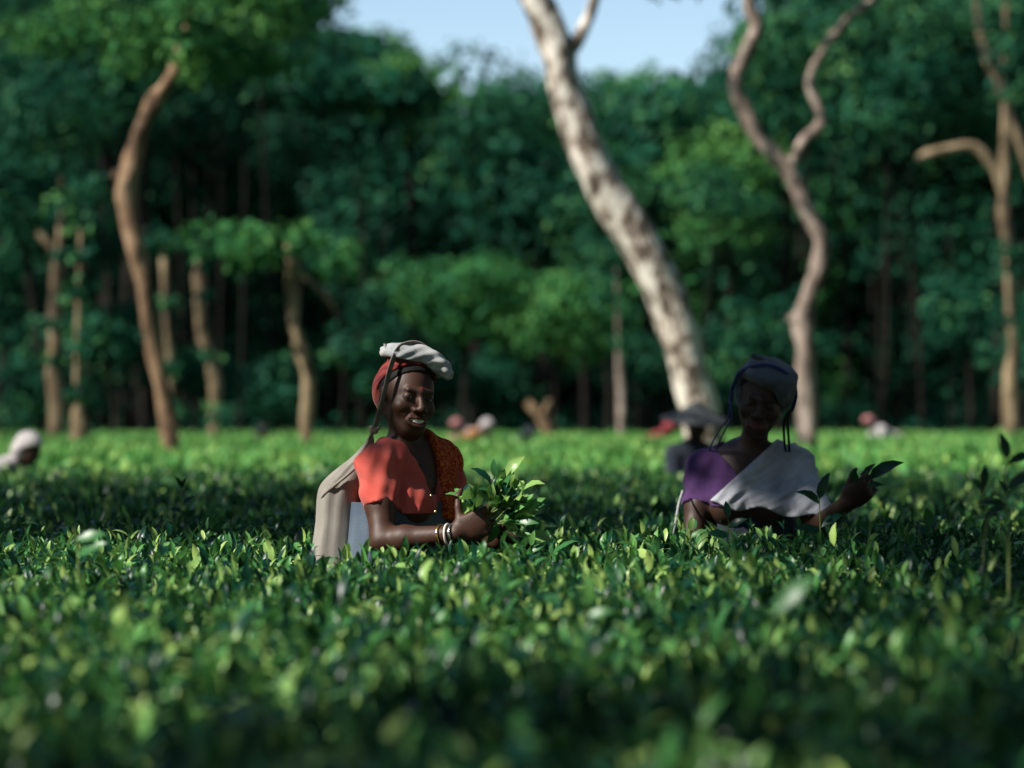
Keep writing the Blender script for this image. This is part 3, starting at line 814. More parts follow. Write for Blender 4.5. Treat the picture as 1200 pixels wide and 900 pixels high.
def add_hand(f, wrist, a, t, n, curl=(0.9, 1.4, 0.8), spread=0.02, thumb=(0.55, 0.8), size=1.0):
    """a: along the hand, t: towards the thumb's side, n: the way the palm faces"""
    a, t = unit(a), unit(np.asarray(t) - np.dot(unit(a), t) * unit(a)); n = unit(np.asarray(n) - np.dot(n, a) * a - np.dot(n, t) * t)
    s = size
    f.ell(wrist + a * .047 * s, (.052 * s, .040 * s, .0165 * s), np.array([a, t, n]), .018)
    f.ell(wrist + a * .03 * s + t * .022 * s + n * .010 * s, (.03 * s, .017 * s, .016 * s), np.array([a, t, n]), .012)
    tips = []
    for q, (o, L) in enumerate(((.030, .95), (.010, 1.05), (-.010, 1.0), (-.029, .80))):
        p = wrist + a * (.086 - .004 * abs(q - 1)) * s + t * o * s
        ang = spread * (1.5 - q)
        pts = [p - a * .02 * s]; pts.append(p)
        th = 0
        for L0, c in zip((.042, .027, .021), curl):
            th += c * (1 + 0.08 * (q - 1.5))
            d = a * math.cos(th) + n * math.sin(th) + t * ang
            p = p + unit(d) * L0 * L * s
            pts.append(p)
        f.chain(pts, [.0100 * s, .0098 * s, .0088 * s, .0080 * s, .0066 * s], .003)
        tips.append(p)
    p0 = wrist + a * .026 * s + t * .030 * s + n * .006 * s
    d1 = unit(t * 1.0 + a * thumb[0] + n * .25)
    p1 = p0 + d1 * .036 * s
    d2 = unit(t * .9 + a * thumb[1] + n * .35)
    p2 = p1 + d2 * .030 * s
    d3 = unit(t * .6 + a * (thumb[1] + .3) + n * .4)
    f.chain([p0 - t * .012 * s, p0, p1, p2, p2 + d3 * .020 * s], [.014 * s, .0135 * s, .0105 * s, .0100 * s, .0075 * s], .005)
    return tips

def add_torso(f, J, infl=0.0, legs=True, neck=True):
    """J: joints; blended trunk, neck and legs"""
    B = J['B']                                  # rows lateral, forward, up
    i = infl
    C = J['chest']
    f.ell(C + B[2] * -.055, (.138 + i, .092 + i, .17 + i), B, 0)
    f.cap(J['sr'], J['sl'], .050 + i, .050 + i, .03)
    for s in ('sr', 'sl'):
        f.cap(J['neck'] - B[2] * .015, J[s] + B[2] * .008, .040 + i, .040 + i, .03)
    for s in (-1, 1):
        f.ell(C + B[0] * s * .062 + B[1] * .066 - B[2] * .105, (.060 + i, .052 + i, .062 + i), B, .025)
    f.ell(J['waist'], (.122 + i, .092 + i, .15 + i), B, .05)
    f.ell(J['pelvis'], (.158 + i, .115 + i, .14 + i), B, .06)
    if neck:
        f.cap(J['neck'] - B[2] * .03, J['skull'], .043, .040, .018)
    if legs:
        for s in (-1, 1):
            h = J['pelvis'] + B[0] * s * .085 - np.array([0, 0, .05])
            k = np.array([h[0] + B[1][0] * .03, h[1] + B[1][1] * .03, .44])
            a = np.array([h[0], h[1], .08])
            f.chain([h, k, a], [.085, .055, .038], .03)
            f.cap(a - np.array([0, 0, .045]), a + B[1] * .13 - np.array([0, 0, .052]), .034, .026, .02)

def folds(X, Y, Z, d, wl, warp=0.0, ph=0.0):
    """running cloth folds across direction d"""
    u = X * d[0] + Y * d[1] + Z * d[2]
    w = np.sin(X * 21 + Z * 13 + ph) * np.sin(Y * 17 - Z * 9 + 1.3 * ph)
    return np.sin(u * 6.283 / wl + warp * w + ph)

def wrinkle(X, Y, Z, s=1.0, ph=0.0):
    return (np.sin((X * 31 + Z * 22 + 2 * np.sin(Y * 19 + ph)) * s + ph) * np.sin((Y * 27 - Z * 25 + 1.5 * np.sin(X * 23)) * s + ph * 2)
            + 0.6 * np.sin((X * 55 - Z * 49 + 2 * np.sin(Z * 31 + ph)) * s) * np.sin((Y * 61 + X * 37) * s + ph))

def sheet(rings, close=True):
    """rings (n, k, 3) -> quads between successive rings"""
    rings = np.asarray(rings); n, k = rings.shape[:2]
    q = []
    m = k if close else k - 1
    for a in range(n - 1):
        for b in range(m):
            q.append((a * k + b, a * k + (b + 1) % k, (a + 1) * k + (b + 1) % k, (a + 1) * k + b))
    return rings.reshape(-1, 3), np.array(q, np.int32)

# ------------------------------------------------------------------ cloth and skin materials
def skin_mat(name, base, lip, dark):
    m, nt, out = new_mat(name)
    n = noise(nt, 40, 3)
    c = ramp(nt, n.outputs['Fac'], [(0.3, [q * 0.85 for q in base]), (0.7, [q * 1.12 for q in base])])
    for an, cc in (('lip', lip), ('brow', dark)):
        at = nt.nodes.new('ShaderNodeAttribute'); at.attribute_name = an
        mx = nt.nodes.new('ShaderNodeMix'); mx.data_type = 'RGBA'
        nt.links.new(at.outputs['Fac'], mx.inputs[0]); nt.links.new(c, mx.inputs[6]); mx.inputs[7].default_value = (*cc, 1)
        c = mx.outputs[2]
    b = nt.nodes.new('ShaderNodeBsdfPrincipled')
    nt.links.new(c, b.inputs['Base Color'])
    b.inputs['Roughness'].default_value = 0.55
    b.inputs['Specular IOR Level'].default_value = 0.35
    n2 = noise(nt, 180, 2)
    bp = nt.nodes.new('ShaderNodeBump'); bp.inputs['Strength'].default_value = 0.12; bp.inputs['Distance'].default_value = 0.002
    nt.links.new(n2.outputs['Fac'], bp.inputs['Height']); nt.links.new(bp.outputs[0], b.inputs['Normal'])
    nt.links.new(b.outputs[0], out.inputs['Surface'])
    return m

def plain(name, col, rough=0.6, metal=0.0, spec=0.4):
    m, nt, out = new_mat(name)
    b = nt.nodes.new('ShaderNodeBsdfPrincipled')
    b.inputs['Base Color'].default_value = (*col, 1)
    b.inputs['Roughness'].default_value = rough
    b.inputs['Metallic'].default_value = metal
    b.inputs['Specular IOR Level'].default_value = spec
    nt.links.new(b.outputs[0], out.inputs['Surface'])
    return m

def cloth_mat(name, lo, hi, scale=9, weave=500, rough=0.9, stripes=None):
    """cloth: washed-out blotches and a fine weave; stripes = (colour, scale, direction)"""
    m, nt, out = new_mat(name)
    n = noise(nt, scale, 5, 0.65)
    c = ramp(nt, n.outputs['Fac'], [(0.32, lo), (0.68, hi)])
    if stripes:
        tc = nt.nodes.new('ShaderNodeTexCoord')
        w = nt.nodes.new('ShaderNodeTexWave'); w.bands_direction = stripes[2]
        w.inputs['Scale'].default_value = stripes[1]; w.inputs['Distortion'].default_value = 2.5; w.inputs['Detail'].default_value = 2
        nt.links.new(tc.outputs['Object'], w.inputs['Vector'])
        r = ramp(nt, w.outputs['Fac'], [(0.55, (0, 0, 0)), (0.7, (1, 1, 1))])
        mx = nt.nodes.new('ShaderNodeMix'); mx.data_type = 'RGBA'
        nt.links.new(r, mx.inputs[0]); nt.links.new(c, mx.inputs[6]); mx.inputs[7].default_value = (*stripes[0], 1)
        c = mx.outputs[2]
    b = nt.nodes.new('ShaderNodeBsdfPrincipled')
    nt.links.new(c, b.inputs['Base Color'])
    b.inputs['Roughness'].default_value = rough
    b.inputs['Specular IOR Level'].default_value = 0.15
    b.inputs['Sheen Weight'].default_value = 0.1
    n2 = noise(nt, weave, 2)
    n3 = noise(nt, 35, 4)
    ad = nt.nodes.new('ShaderNodeMath'); ad.operation = 'ADD'
    nt.links.new(n2.outputs['Fac'], ad.inputs[0]); nt.links.new(n3.outputs['Fac'], ad.inputs[1])
    bp = nt.nodes.new('ShaderNodeBump'); bp.inputs['Strength'].default_value = 0.35; bp.inputs['Distance'].default_value = 0.004
    nt.links.new(ad.outputs[0], bp.inputs['Height']); nt.links.new(bp.outputs[0], b.inputs['Normal'])
    nt.links.new(b.outputs[0], out.inputs['Surface'])
    return m

def lattice_mat(name):
    """orange cotton with a small dark red printed lattice"""
    m, nt, out = new_mat(name)
    tc = nt.nodes.new('ShaderNodeTexCoord')
    mp = nt.nodes.new('ShaderNodeMapping'); mp.inputs['Rotation'].default_value = (0.5, 0.6, 0.4)
    nt.links.new(tc.outputs['Object'], mp.inputs['Vector'])
    vo = nt.nodes.new('ShaderNodeTexVoronoi'); vo.inputs['Scale'].default_value = 115; vo.inputs['Randomness'].default_value = 0.55
    nt.links.new(mp.outputs[0], vo.inputs['Vector'])
    c = ramp(nt, vo.outputs['Distance'], [(0.22, (0.55, 0.14, 0.02)), (0.42, (0.48, 0.085, 0.015)), (0.60, (0.27, 0.025, 0.012))])
    b = nt.nodes.new('ShaderNodeBsdfPrincipled')
    nt.links.new(c, b.inputs['Base Color'])
    b.inputs['Roughness'].default_value = 0.85
    b.inputs['Specular IOR Level'].default_value = 0.2
    n2 = noise(nt, 400, 2)
    bp = nt.nodes.new('ShaderNodeBump'); bp.inputs['Strength'].default_value = 0.3; bp.inputs['Distance'].default_value = 0.003
    nt.links.new(n2.outputs['Fac'], bp.inputs['Height']); nt.links.new(bp.outputs[0], b.inputs['Normal'])
    nt.links.new(b.outputs[0], out.inputs['Surface'])
    return m

M['skin'] = skin_mat('skin_dark_brown', (0.048, 0.019, 0.0105), (0.085, 0.026, 0.020), (0.012, 0.008, 0.007))
M['skin2'] = skin_mat('skin_deep_brown', (0.034, 0.015, 0.0095), (0.09, 0.028, 0.024), (0.012, 0.008, 0.007))
M['hair'] = plain('black_hair', (0.008, 0.007, 0.007), 0.75, 0.0, 0.15)
M['tooth'] = plain('teeth_white', (0.75, 0.70, 0.60), 0.3)
M['eye_white'] = plain('eye_white', (0.22, 0.19, 0.17), 0.35)
M['eye_dark'] = plain('eye_iris', (0.012, 0.007, 0.005), 0.15)
M['gold'] = plain('gold', (0.75, 0.48, 0.16), 0.25, 1.0)
M['silver'] = plain('silver', (0.75, 0.74, 0.70), 0.2, 1.0)
M['white_bangle'] = plain('white_shell_bangle', (0.62, 0.58, 0.52), 0.3)
M['red_paint'] = plain('red_paint', (0.25, 0.012, 0.012), 0.6)
M['salmon'] = cloth_mat('salmon_cotton', (0.44, 0.068, 0.052), (0.54, 0.105, 0.08), 14, 700)
M['lattice'] = lattice_mat('orange_printed_cotton')
M['grey_sack'] = cloth_mat('grey_sackcloth', (0.17, 0.155, 0.135), (0.27, 0.25, 0.22), 7, 420)
M['pad_cloth'] = cloth_mat('pale_grey_folded_cloth', (0.22, 0.235, 0.25), (0.42, 0.42, 0.41), 11, 420)
M['red_scarf'] = cloth_mat('red_headscarf', (0.11, 0.012, 0.008), (0.21, 0.030, 0.020), 16, 600, stripes=((0.09, 0.010, 0.016), 14, 'DIAGONAL'))
M['blue_sheet'] = cloth_mat('blue_grey_plastic_apron', (0.045, 0.065, 0.10), (0.085, 0.115, 0.15), 6, 200, 0.5)
M['strap'] = cloth_mat('grey_brown_strap', (0.12, 0.10, 0.085), (0.20, 0.17, 0.145), 40, 700)
M['purple'] = cloth_mat('purple_cotton', (0.045, 0.018, 0.075), (0.08, 0.034, 0.115), 14, 700)
M['shawl'] = cloth_mat('white_grey_shawl', (0.26, 0.27, 0.31), (0.42, 0.42, 0.45), 14, 500)
M['hood'] = cloth_mat('grey_blue_head_cloth', (0.055, 0.070, 0.085), (0.10, 0.115, 0.13), 12, 500)
M['blue_band'] = cloth_mat('dark_blue_band', (0.015, 0.025, 0.085), (0.03, 0.045, 0.13), 30, 600)
M['dark_skirt'] = cloth_mat('dark_blue_skirt', (0.012, 0.018, 0.03), (0.03, 0.035, 0.05), 10, 600)
M['cord'] = cloth_mat('pale_cord', (0.25, 0.25, 0.26), (0.4, 0.4, 0.4), 50, 800)

def body_mesh(f, name, parent, mat, heads, smooth=1):
    V, Q = f.mesh(smooth)
    lip = np.zeros(len(V)); brow = np.zeros(len(V))
    for O, A, sm in heads:
        L = (V - O) @ A.T
        z0 = -.066
        inw = (np.abs(L[:, 0]) < .039) & (L[:, 1] > .070)
        mid = z0 + (0.0145 * (np.abs(L[:, 0]) / .033) ** 2 - .0035 if sm else 0)
        hh = (.0120 if sm else .0105) * (1 - 0.55 * (np.abs(L[:, 0]) / .033) ** 2)
        lip = np.maximum(lip, inw * np.clip((hh - np.abs(L[:, 2] - mid)) / .003, 0, 1))
        bx = (np.abs(L[:, 0]) - .031) / .022
        zb = .0185 - .006 * bx ** 2
        brow = np.maximum(brow, (L[:, 1] > .05) * (np.abs(bx) < 1) * np.clip((.0042 - np.abs(L[:, 2] - zb)) / .002, 0, 1) * 0.85)
        # parting line of the eye lids
        ez = np.abs(L[:, 2] + .0035); ex = np.abs(np.abs(L[:, 0]) - .031)
        brow = np.maximum(brow, (L[:, 1] > .06) * (ex < .016) * np.clip((.0045 - ez) / .002, 0, 1) * 0.9)
    return mesh_obj(name, V, Q, mat, parent, {'lip': lip, 'brow': brow})

def ball(c, r, mat, name, parent, A=None, seg=16):
    A = np.eye(3) if A is None else A
    r = np.broadcast_to(np.asarray(r, float), (3,))
    th = np.linspace(0, math.pi, seg // 2 + 1); ph = np.linspace(0, 2 * math.pi, seg, endpoint=False)
    rings = np.stack([np.stack([np.sin(t) * np.cos(ph), np.full(seg, -np.cos(t)), np.sin(t) * np.sin(ph)], -1) for t in th])
    v, q = sheet(rings)
    return mesh_obj(name, np.asarray(c) + (v * r) @ A, q, mat, parent)

def eyes(O, A, parent, look=0.0):
    W = lambda x, y, z: O + x * A[0] + y * A[1] + z * A[2]
    for s in (-1, 1):
        e = ball(W(s * .031, .0715, -.003), .0124, M['eye_white'], 'eye', parent, A)
        ball(W(s * .031 + look, .0815, -.003), (.0066, .0030, .0066), M['eye_dark'], 'iris', e, A, 12)

def torus(c, n, R_, r, mat, name, parent, seg=24, sides=8, squash=1.0):
    n = unit(n); a = unit(np.cross(n, [0.3, 0.2, 1])); b = np.cross(n, a)
    th = np.linspace(0, 2 * math.pi, seg, endpoint=False); ph = np.linspace(0, 2 * math.pi, sides, endpoint=False)
    rings = []
    for t in th:
        u = a * math.cos(t) + b * math.sin(t) * squash
        rings.append([c + u * (R_ + r * math.cos(p)) + n * r * math.sin(p) for p in ph])
    rings.append(rings[0])
    v, q = sheet(np.array(rings))
    return mesh_obj(name, v, q, mat, parent)

def teeth(O, A, parent):
    W = lambda x, y, z: O + x * A[0] + y * A[1] + z * A[2]
    vs, qs, off = [], [], 0
    for k in range(6):
        x0 = -.0228 + k * .0076; x1 = x0 + .0071
        def yy(x): return .0955 - 19.0 * x * x
        zt, zb = -.0565 + 8 * ((x0 + x1) / 2) ** 2, -.0718 + 18 * ((x0 + x1) / 2) ** 2
        c = [W(x, yy(x) + dy, z) for dy in (-.004, 0.0) for (x, z) in ((x0, zt), (x1, zt), (x1 - .0006, zb), (x0 + .0006, zb))]
        vs += c
        qs += [[off + i for i in q] for q in ((0, 1, 2, 3), (7, 6, 5, 4), (0, 4, 5, 1), (1, 5, 6, 2), (2, 6, 7, 3), (3, 7, 4, 0))]
        off += 8
    return mesh_obj('teeth', np.array(vs), np.array(qs), M['tooth'], parent, smooth=False)

def skirt(parent, c, B, ztop, zbot, r0, r1, mat, name='skirt', nf=14, lean=(0, 0)):
    rings = []
    th = np.linspace(0, 2 * math.pi, 72, endpoint=False)
    zz = np.linspace(ztop, zbot, 16)
    for thick in (0, 1):
        for i, z in enumerate(zz if thick == 0 else zz[::-1]):
            t = (ztop - z) / (ztop - zbot)
            rad = (r0 + (r1 - r0) * t) * (1 + (0.01 + 0.06 * t) * np.sin(nf * th + 3 * np.sin(2 * th)) + 0.02 * np.sin(3 * th + 4 * t)) - thick * .006
            p = np.stack([c[0] + lean[0] * t + rad * (np.cos(th) * B[0][0] + 0.78 * np.sin(th) * B[1][0]), c[1] + lean[1] * t + rad * (np.cos(th) * B[0][1] + 0.78 * np.sin(th) * B[1][1]), np.full(72, z)], -1)
            rings.append(p)
    v, q = sheet(np.array(rings))
    return mesh_obj(name, v, q, mat, parent)
# ------------------------------------------------------------------ the smiling picker in the salmon blouse
def torso_axes(yaw):
    return np.array([[math.cos(yaw), math.sin(yaw), 0], [math.sin(yaw), -math.cos(yaw), 0], [0, 0, 1.0]])

def local(G, O, B):
    x, y, z = G[0] - O[0], G[1] - O[1], G[2] - O[2]
    return [B[i][0] * x + B[i][1] * y + B[i][2] * z for i in range(3)]

def lerp(a, b, t): return np.asarray(a) * (1 - t) + np.asarray(b) * t

def smin(a, b, k):
    return np.minimum(a, b) - np.maximum(k - np.abs(a - b), 0) ** 2 / (4 * k)

def sleeve(ax, s, e, t, r0, r1):
    f = Field(*ax); f.cap(s, e, r0, r1, 0)
    f.cap(s, lerp(s, e, .5), r0, (r0 + r1) / 2, 0.01)
    G = f.grid(); d = unit(e - s); c = lerp(s, e, t)
    pl = (G[0] - c[0]) * d[0] + (G[1] - c[1]) * d[1] + (G[2] - c[2]) * d[2]
    f.F = np.maximum(f.F, pl + 0 * f.F)
    return f.F

def blouse(parent, ax, J, arms, mat, zlow, vdepth, vwide, zr=0.57, name='blouse', infl=.009):
    ax = [ax[0], ax[1], ax[2][ax[2] > zlow - .05]]
    f = Field(*ax)
    add_torso(f, J, infl, legs=False, neck=False)
    for s, e in arms:
        f.F = smin(f.F, sleeve(ax, s, e, zr, .052, .050), .02)
    G = f.grid()
    l, fw, u = local(G, J['neck'], J['B'])
    f.F = f.F - .0026 * wrinkle(*G, 1.0, 0.7) - .0034 * folds(*G, (0.45, 0.2, 0.85), 0.075, 2.6) * np.clip(1.2 - 6 * (u + .12), 0, 1) - .002 * folds(*G, (0.9, 0.3, -0.4), 0.048, 2.4, 1.0)
    cut = np.maximum(np.abs(l) - (vwide * .3 + vwide * np.clip((u + vdepth) / vdepth, 0, 2)), np.maximum(-fw + .0, -(u + vdepth)))
    cut = np.minimum(cut, np.sqrt(l ** 2 + (fw - .005) ** 2) - .072 - np.clip(u, -.05, .2) * .3)
    cut = np.where(u > -vdepth - .02, cut, .1)
    f.F = np.maximum(f.F, -cut)
    f.F = np.maximum(f.F, zlow - G[2] + 0 * f.F)
    for s, e in arms:                                   # a clean hem: no cloth in the arm's way below the sleeve
        h = Field(*ax); h.cap(s, e, .060, .056, 0)
        d = unit(e - s); c = lerp(s, e, zr)
        pl = (G[0] - c[0]) * d[0] + (G[1] - c[1]) * d[1] + (G[2] - c[2]) * d[2]
        f.F = np.maximum(f.F, -np.maximum(h.F, -pl + 0 * h.F))
    V, Q = f.mesh(1)
    return mesh_obj(name, V, Q, mat, parent)

def local_field(O, ext, step):
    return Field(*[np.arange(O[i] - ext, O[i] + ext, step) for i in range(3)])

def head_shell(O, A, infl, region, extra=None, wr=.0015, smooth=1, step=.0032, wph=0.0):
    f = local_field(O, .19, step)
    W = lambda x, y, z: O + x * A[0] + y * A[1] + z * A[2]
    f.ell(W(0, -.017, .030), (.073 + infl, .093 + infl, .080 + infl), A, 0)
    G = f.grid(); L = local(G, O, A)
    f.F = np.maximum(f.F, region(*L))
    if extra: extra(f, W)
    f.F = f.F - wr * wrinkle(*G, 1.4, wph)
    return f.mesh(smooth)

def band(name, pts, w, th, mat, parent, ref=(0, -1, 0), sub=6):
    """a flat strap: pts rows xyz"""
    p = np.array([list(q) + [w] for q in pts], float)
    v, q, c = sweep(p, 8, sub, 0.03, th / w, 3, ref)
    return mesh_obj(name, v, [q, np.concatenate(c)], mat, parent)

def sack(parent, rows, depth, mat, name='sack', seed=1, k=48):
    """rows: (px, py, half width px, d): a hanging cloth bag with vertical folds"""
    rows = np.array(rows, float)
    ex = catmull(np.array([[*P(a, b, d), w * d / FPX] for a, b, w, d in rows]), 5)
    th = np.linspace(0, 2 * math.pi, k, endpoint=False)
    r_ = np.random.default_rng(seed)
    ph = r_.uniform(0, 6.28, 5)
    rings = []
    n = len(ex)
    for i, (x, y, z, w) in enumerate(ex):
        t = i / (n - 1)
        fold = 1 + (0.05 * (1 - t) + .012) * np.sin(7 * th + ph[0] + 1.2 * t + np.sin(3 * th)) + .03 * np.sin(4 * th + ph[1] - 3 * t) + .022 * np.sin(11 * th + ph[2] + 5 * t) * np.sin(2 * th + 3 * t) + .018 * np.sin(3 * th + 14 * t)
        rings.append(np.stack([x + w * fold * np.cos(th), y + min(depth, w * 1.25) * fold * np.sin(th), np.full(k, z) + .006 * np.sin(3 * th + ph[3]) * (1 - t)], -1))
    v, q = sheet(np.array(rings))
    caps = np.array([list(range(k))[::-1], list(range((n - 1) * k, n * k))])
    return mesh_obj(name, v, [q, caps], mat, parent)

def sprig_bunch(parent, grip, aim, n, Lm, spread, seed):
    """cut shoots held in a fist: stems and single leaves"""
    r_ = random.Random(seed)
    aim = unit(np.array(aim, float))
    for k in range(n):
        d = unit(aim + np.array([r_.gauss(0, spread), r_.gauss(0, spread), r_.gauss(0, spread * .8)]))
        Ls = r_.uniform(.05, .15) * Lm
        tip = grip + d * Ls + np.array([0, 0, .01])
        if k % 3 == 0:
            tubes('stem', [[(*(grip - d * .06), .002), (*lerp(grip, tip, .5), .0018), (*tip, .0012)]], M['stem'], parent, 5, 3, 0.02)
        for j in range(2 if k % 2 else 3):
            q = lerp(grip, tip, r_.uniform(.35, 1.0))
            dd = unit(d + np.array([r_.gauss(0, .55), r_.gauss(0, .55), r_.gauss(.1, .45)]))
            leaf_obj(q, dd, unit(np.array([r_.gauss(0, .6), -.5 + r_.gauss(0, .5), .8])), r_.uniform(.042, .074), parent, r_.choice([1, 2, 3, 3, 4, 4]))

def picker_one():
    B = torso_axes(R(54))
    J = {'B': B, 'chest': np.array([-.292, 7.95, 1.205]), 'neck': np.array([-.303, 7.945, 1.268])}
    J['sr'] = J['chest'] - B[0] * .134 + np.array([0, 0, .008]); J['sl'] = J['chest'] + B[0] * .140 + np.array([0, 0, .012])
    J['waist'] = np.array([-.315, 7.96, 1.0]); J['pelvis'] = np.array([-.325, 7.965, .86])
    A = head_axes(R(27), R(2), 0.13)
    O = P(492.5, 466, 7.85) - A[1] * .085
    J['skull'] = O + A[1] * -.012 + A[2] * -.045
    t = empty('person', (J['pelvis'][0], J['pelvis'][1], 0), 'smiling tea picker in a salmon blouse and orange scarf holding a bunch of leaves', 'person')
    xs = axis_pts(-.52, .06, O[0] - .10, O[0] + .12, .0026, .0055)
    ys = axis_pts(7.55, 8.30, O[1] - .12, O[1] + .10, .0030, .0055)
    zs = axis_pts(-.02, 1.56, 1.27, 1.56, .0026, .012)
    zs = np.concatenate([np.arange(-.02, .90, .014), np.arange(.90, 1.28, .0045), np.arange(1.28, 1.545, .0026)])
    f = Field(xs, ys, zs)
    add_torso(f, J)
    add_head(f, O, A, True)
    eR, wR = P(449, 634, 7.74), P(534, 626, 7.66)
    f.chain([J['sr'], lerp(J['sr'], eR, .5), eR, lerp(eR, wR, .3), wR], [.045, .041, .034, .035, .0235], .02)
    aR = unit(P(566, 612, 7.655) - wR)
    add_hand(f, wR, aR, (-.15, .0, 1), (0.25, 1, .05), (1.0, 1.35, .8), .02, (.25, .35))
    eL, wL = P(552, 622, 8.08), P(584, 634, 7.86)
    f.chain([J['sl'], lerp(J['sl'], eL, .5), eL, wL], [.045, .042, .036, .024], .02)
    add_hand(f, wL, (.75, -.45, -.05), (-.3, -.9, .3), (.1, -.2, 1), (.25, .35, .3), .03, (.5, .6))
    body = body_mesh(f, 'body', t, M['skin'], [(O, A, True)])
    W = lambda x, y, z: O + x * A[0] + y * A[1] + z * A[2]
    eyes(O, A, t, -.003)
    teeth(O, A, t)
    ball(W(0, .0885, .024), (.0042, .0018, .0048), M['red_paint'], 'bindi', t, A, 10)
    torus(W(-.079, .0, -.040), A[0] * .3 + A[1], .010, .0016, M['gold'], 'earring', t)
    # clothes
    blouse(t, f.ax, J, ((J['sr'], eR), (J['sl'], eL)), M['salmon'], 1.088, .13, .048)
    g = Field(f.ax[0], f.ax[1], f.ax[2][f.ax[2] > .98])
    add_torso(g, J, .018, False, False)
    G = g.grid(); l, fw, u = local(G, J['neck'], B)
    g.F = g.F - .0035 * folds(*G, B[0] * 0.9 + np.array([0, 0, .12]), .034, 1.1) - .0012 * wrinkle(*G, 1.3)
    g.F = np.maximum(g.F, np.maximum(.018 + .12 * (u + .2) - l, -.215 - .25 * (l - .1) - u))
    g.F = np.maximum(g.F, -(np.sqrt(l ** 2 + fw ** 2) - .068))
    V, Q = g.mesh(1)
    sc = mesh_obj('scarf', V, Q, M['lattice'], t); sc['label'] = 'orange and dark red printed scarf over the far shoulder'
    for q in (P(505, 581, 7.80), P(510, 600, 7.80)):
        ball(q, (.004, .004, .006), M['gold'], 'tassel', sc, None, 8)
    ap = skirt(t, J['waist'] + B[1] * .008, B, 1.118, .62, .166, .21, M['blue_sheet'], 'apron', 9)
    ap['label'] = 'blue-grey sheet wrapped round the waist'
    skirt(t, J['pelvis'], B, .88, .06, .165, .26, M['dark_skirt'], 'skirt')
    # hair, scarf, folded head pad
    V, Q = head_shell(O, A, .0045, lambda x, y, z: .012 - (.75 * z - .66 * y), None, .0006)
    mesh_obj('hair', V, Q, M['hair'], t)
    def bulge(f_, W_):
        f_.ell(W_(-.004, -.062, .012), (.072, .070, .074), A, .02)
        f_.cap(W_(-.045, -.02, .098), W_(-.062, -.045, .112), .014, .010, .015)
    V, Q = head_shell(O, A, .010, lambda x, y, z: .034 - (.75 * z - .66 * y), bulge, .0032, 1, .0032, 1.1)
    mesh_obj('headscarf', V, Q, M['red_scarf'], t)['label'] = 'red patterned headscarf bulging behind the head'
    rows = [(453, 412, 6, .044), (461, 410, 8, .054), (473, 410, 9, .060), (486, 412, 9.5, .062), (498, 417, 11, .064), (508, 424, 11.5, .064), (515, 432, 10, .062), (519, 438, 6, .056)]
    rings = []
    th = np.linspace(0, 2 * math.pi, 40, endpoint=False)
    pr = catmull(np.array([[r[0], r[1], r[2], r[3]] for r in rows]), 5)
    for i, (a, b, w, hd) in enumerate(pr):
        lat = ((a - 600) / 421 - O[0]) / A[0][0]
        c = P(a, b, O[1] + lat * A[0][1] * .8)
        tg = pr[min(i + 1, len(pr) - 1)] - pr[max(i - 1, 0)]
        nrm = unit(np.array([tg[1] * 1.0, 0, tg[0]]))
        nrm = nrm if nrm[2] > 0 else -nrm
        cs, sn = np.cos(th), np.sin(th)
        e1 = np.sign(cs) * np.abs(cs) ** .55; e2 = np.sign(sn) * np.abs(sn) ** .8
        wv = 1 + .06 * np.sin(4 * th + i * .5) + .04 * np.sin(7 * th - i * .9)
        s_ = e1 * hd
        rings.append(c + (s_ * wv)[:, None] * A[1] + (e2 * w / 421 * wv)[:, None] * nrm - (.9 * np.maximum(s_, 0) ** 2 / .075 * .42 + .25 * np.maximum(-s_, 0) ** 2 / .075)[:, None] * A[2])
    v, q = sheet(np.array(rings)); k = 40
    pad = mesh_obj('head_pad', v, [q, np.array([list(range(k))[::-1], list(range(len(v) - k, len(v)))])], M['pad_cloth'], t)
    pad['label'] = 'pale grey folded cloth pad on top of the head'
    for j in range(7):
        a = P(454 + j * 1.2, 410 - (j % 3), 7.90 + .012 * j)
        b = P(450 + 2.2 * j, 402 + (j * 5 % 4), 7.90 + .014 * j)
        tubes('frayed_end', [[(*a, .0042), (*lerp(a, b, .6), .0045), (*b, .002)]], M['pad_cloth'], pad, 5, 2, .1)
    # jewellery
    for tt, mt in ((.80, 'gold'), (.90, 'white_bangle'), (.965, 'silver')):
        torus(lerp(eR, wR, tt), unit(wR - eR), .0325 - .004 * tt, .0033, M[mt], 'bracelet', t)
    cord = [J['neck'] + B[0] * a + B[1] * b + B[2] * c for a, b, c in ((-.062, -.02, .030), (-.062, .035, .012), (-.045, .085, -.03), (-.02, .108, -.075), (.008, .118, -.105))]
    tubes('necklace', [[(*c, .0015) for c in cord]], M['dark_skirt'], t, 6, 4, .02)
    # the collecting bag on her back, hung from the head
    bg_ = empty('collecting_bag', (P(398, 640, 7.97)[0], 7.97, .62), 'grey cloth collecting bag hanging from the head strap down the salmon-bloused back', 'bag')
    sk = sack(bg_, [(435, 514, 3.5, 7.89), (431, 524, 7, 7.91), (424, 537, 13, 7.94), (414, 551, 21, 7.955), (405, 566, 27, 7.965), (400, 582, 28, 7.97), (398, 610, 28, 7.97), (396, 640, 30, 7.97), (394, 680, 33, 7.97), (395, 730, 33, 7.97), (398, 780, 22, 7.97), (399, 792, 10, 7.97)], .085, M['grey_sack'])
    rim = [P(a, b, d) for a, b, d in ((424, 541, 7.90), (408, 556, 7.875), (391, 570, 7.885), (379, 580, 7.91), (376, 590, 7.96))]
    tubes('hem', [[(*c, .0045) for c in rim]], M['grey_sack'], sk, 6, 5, .12)
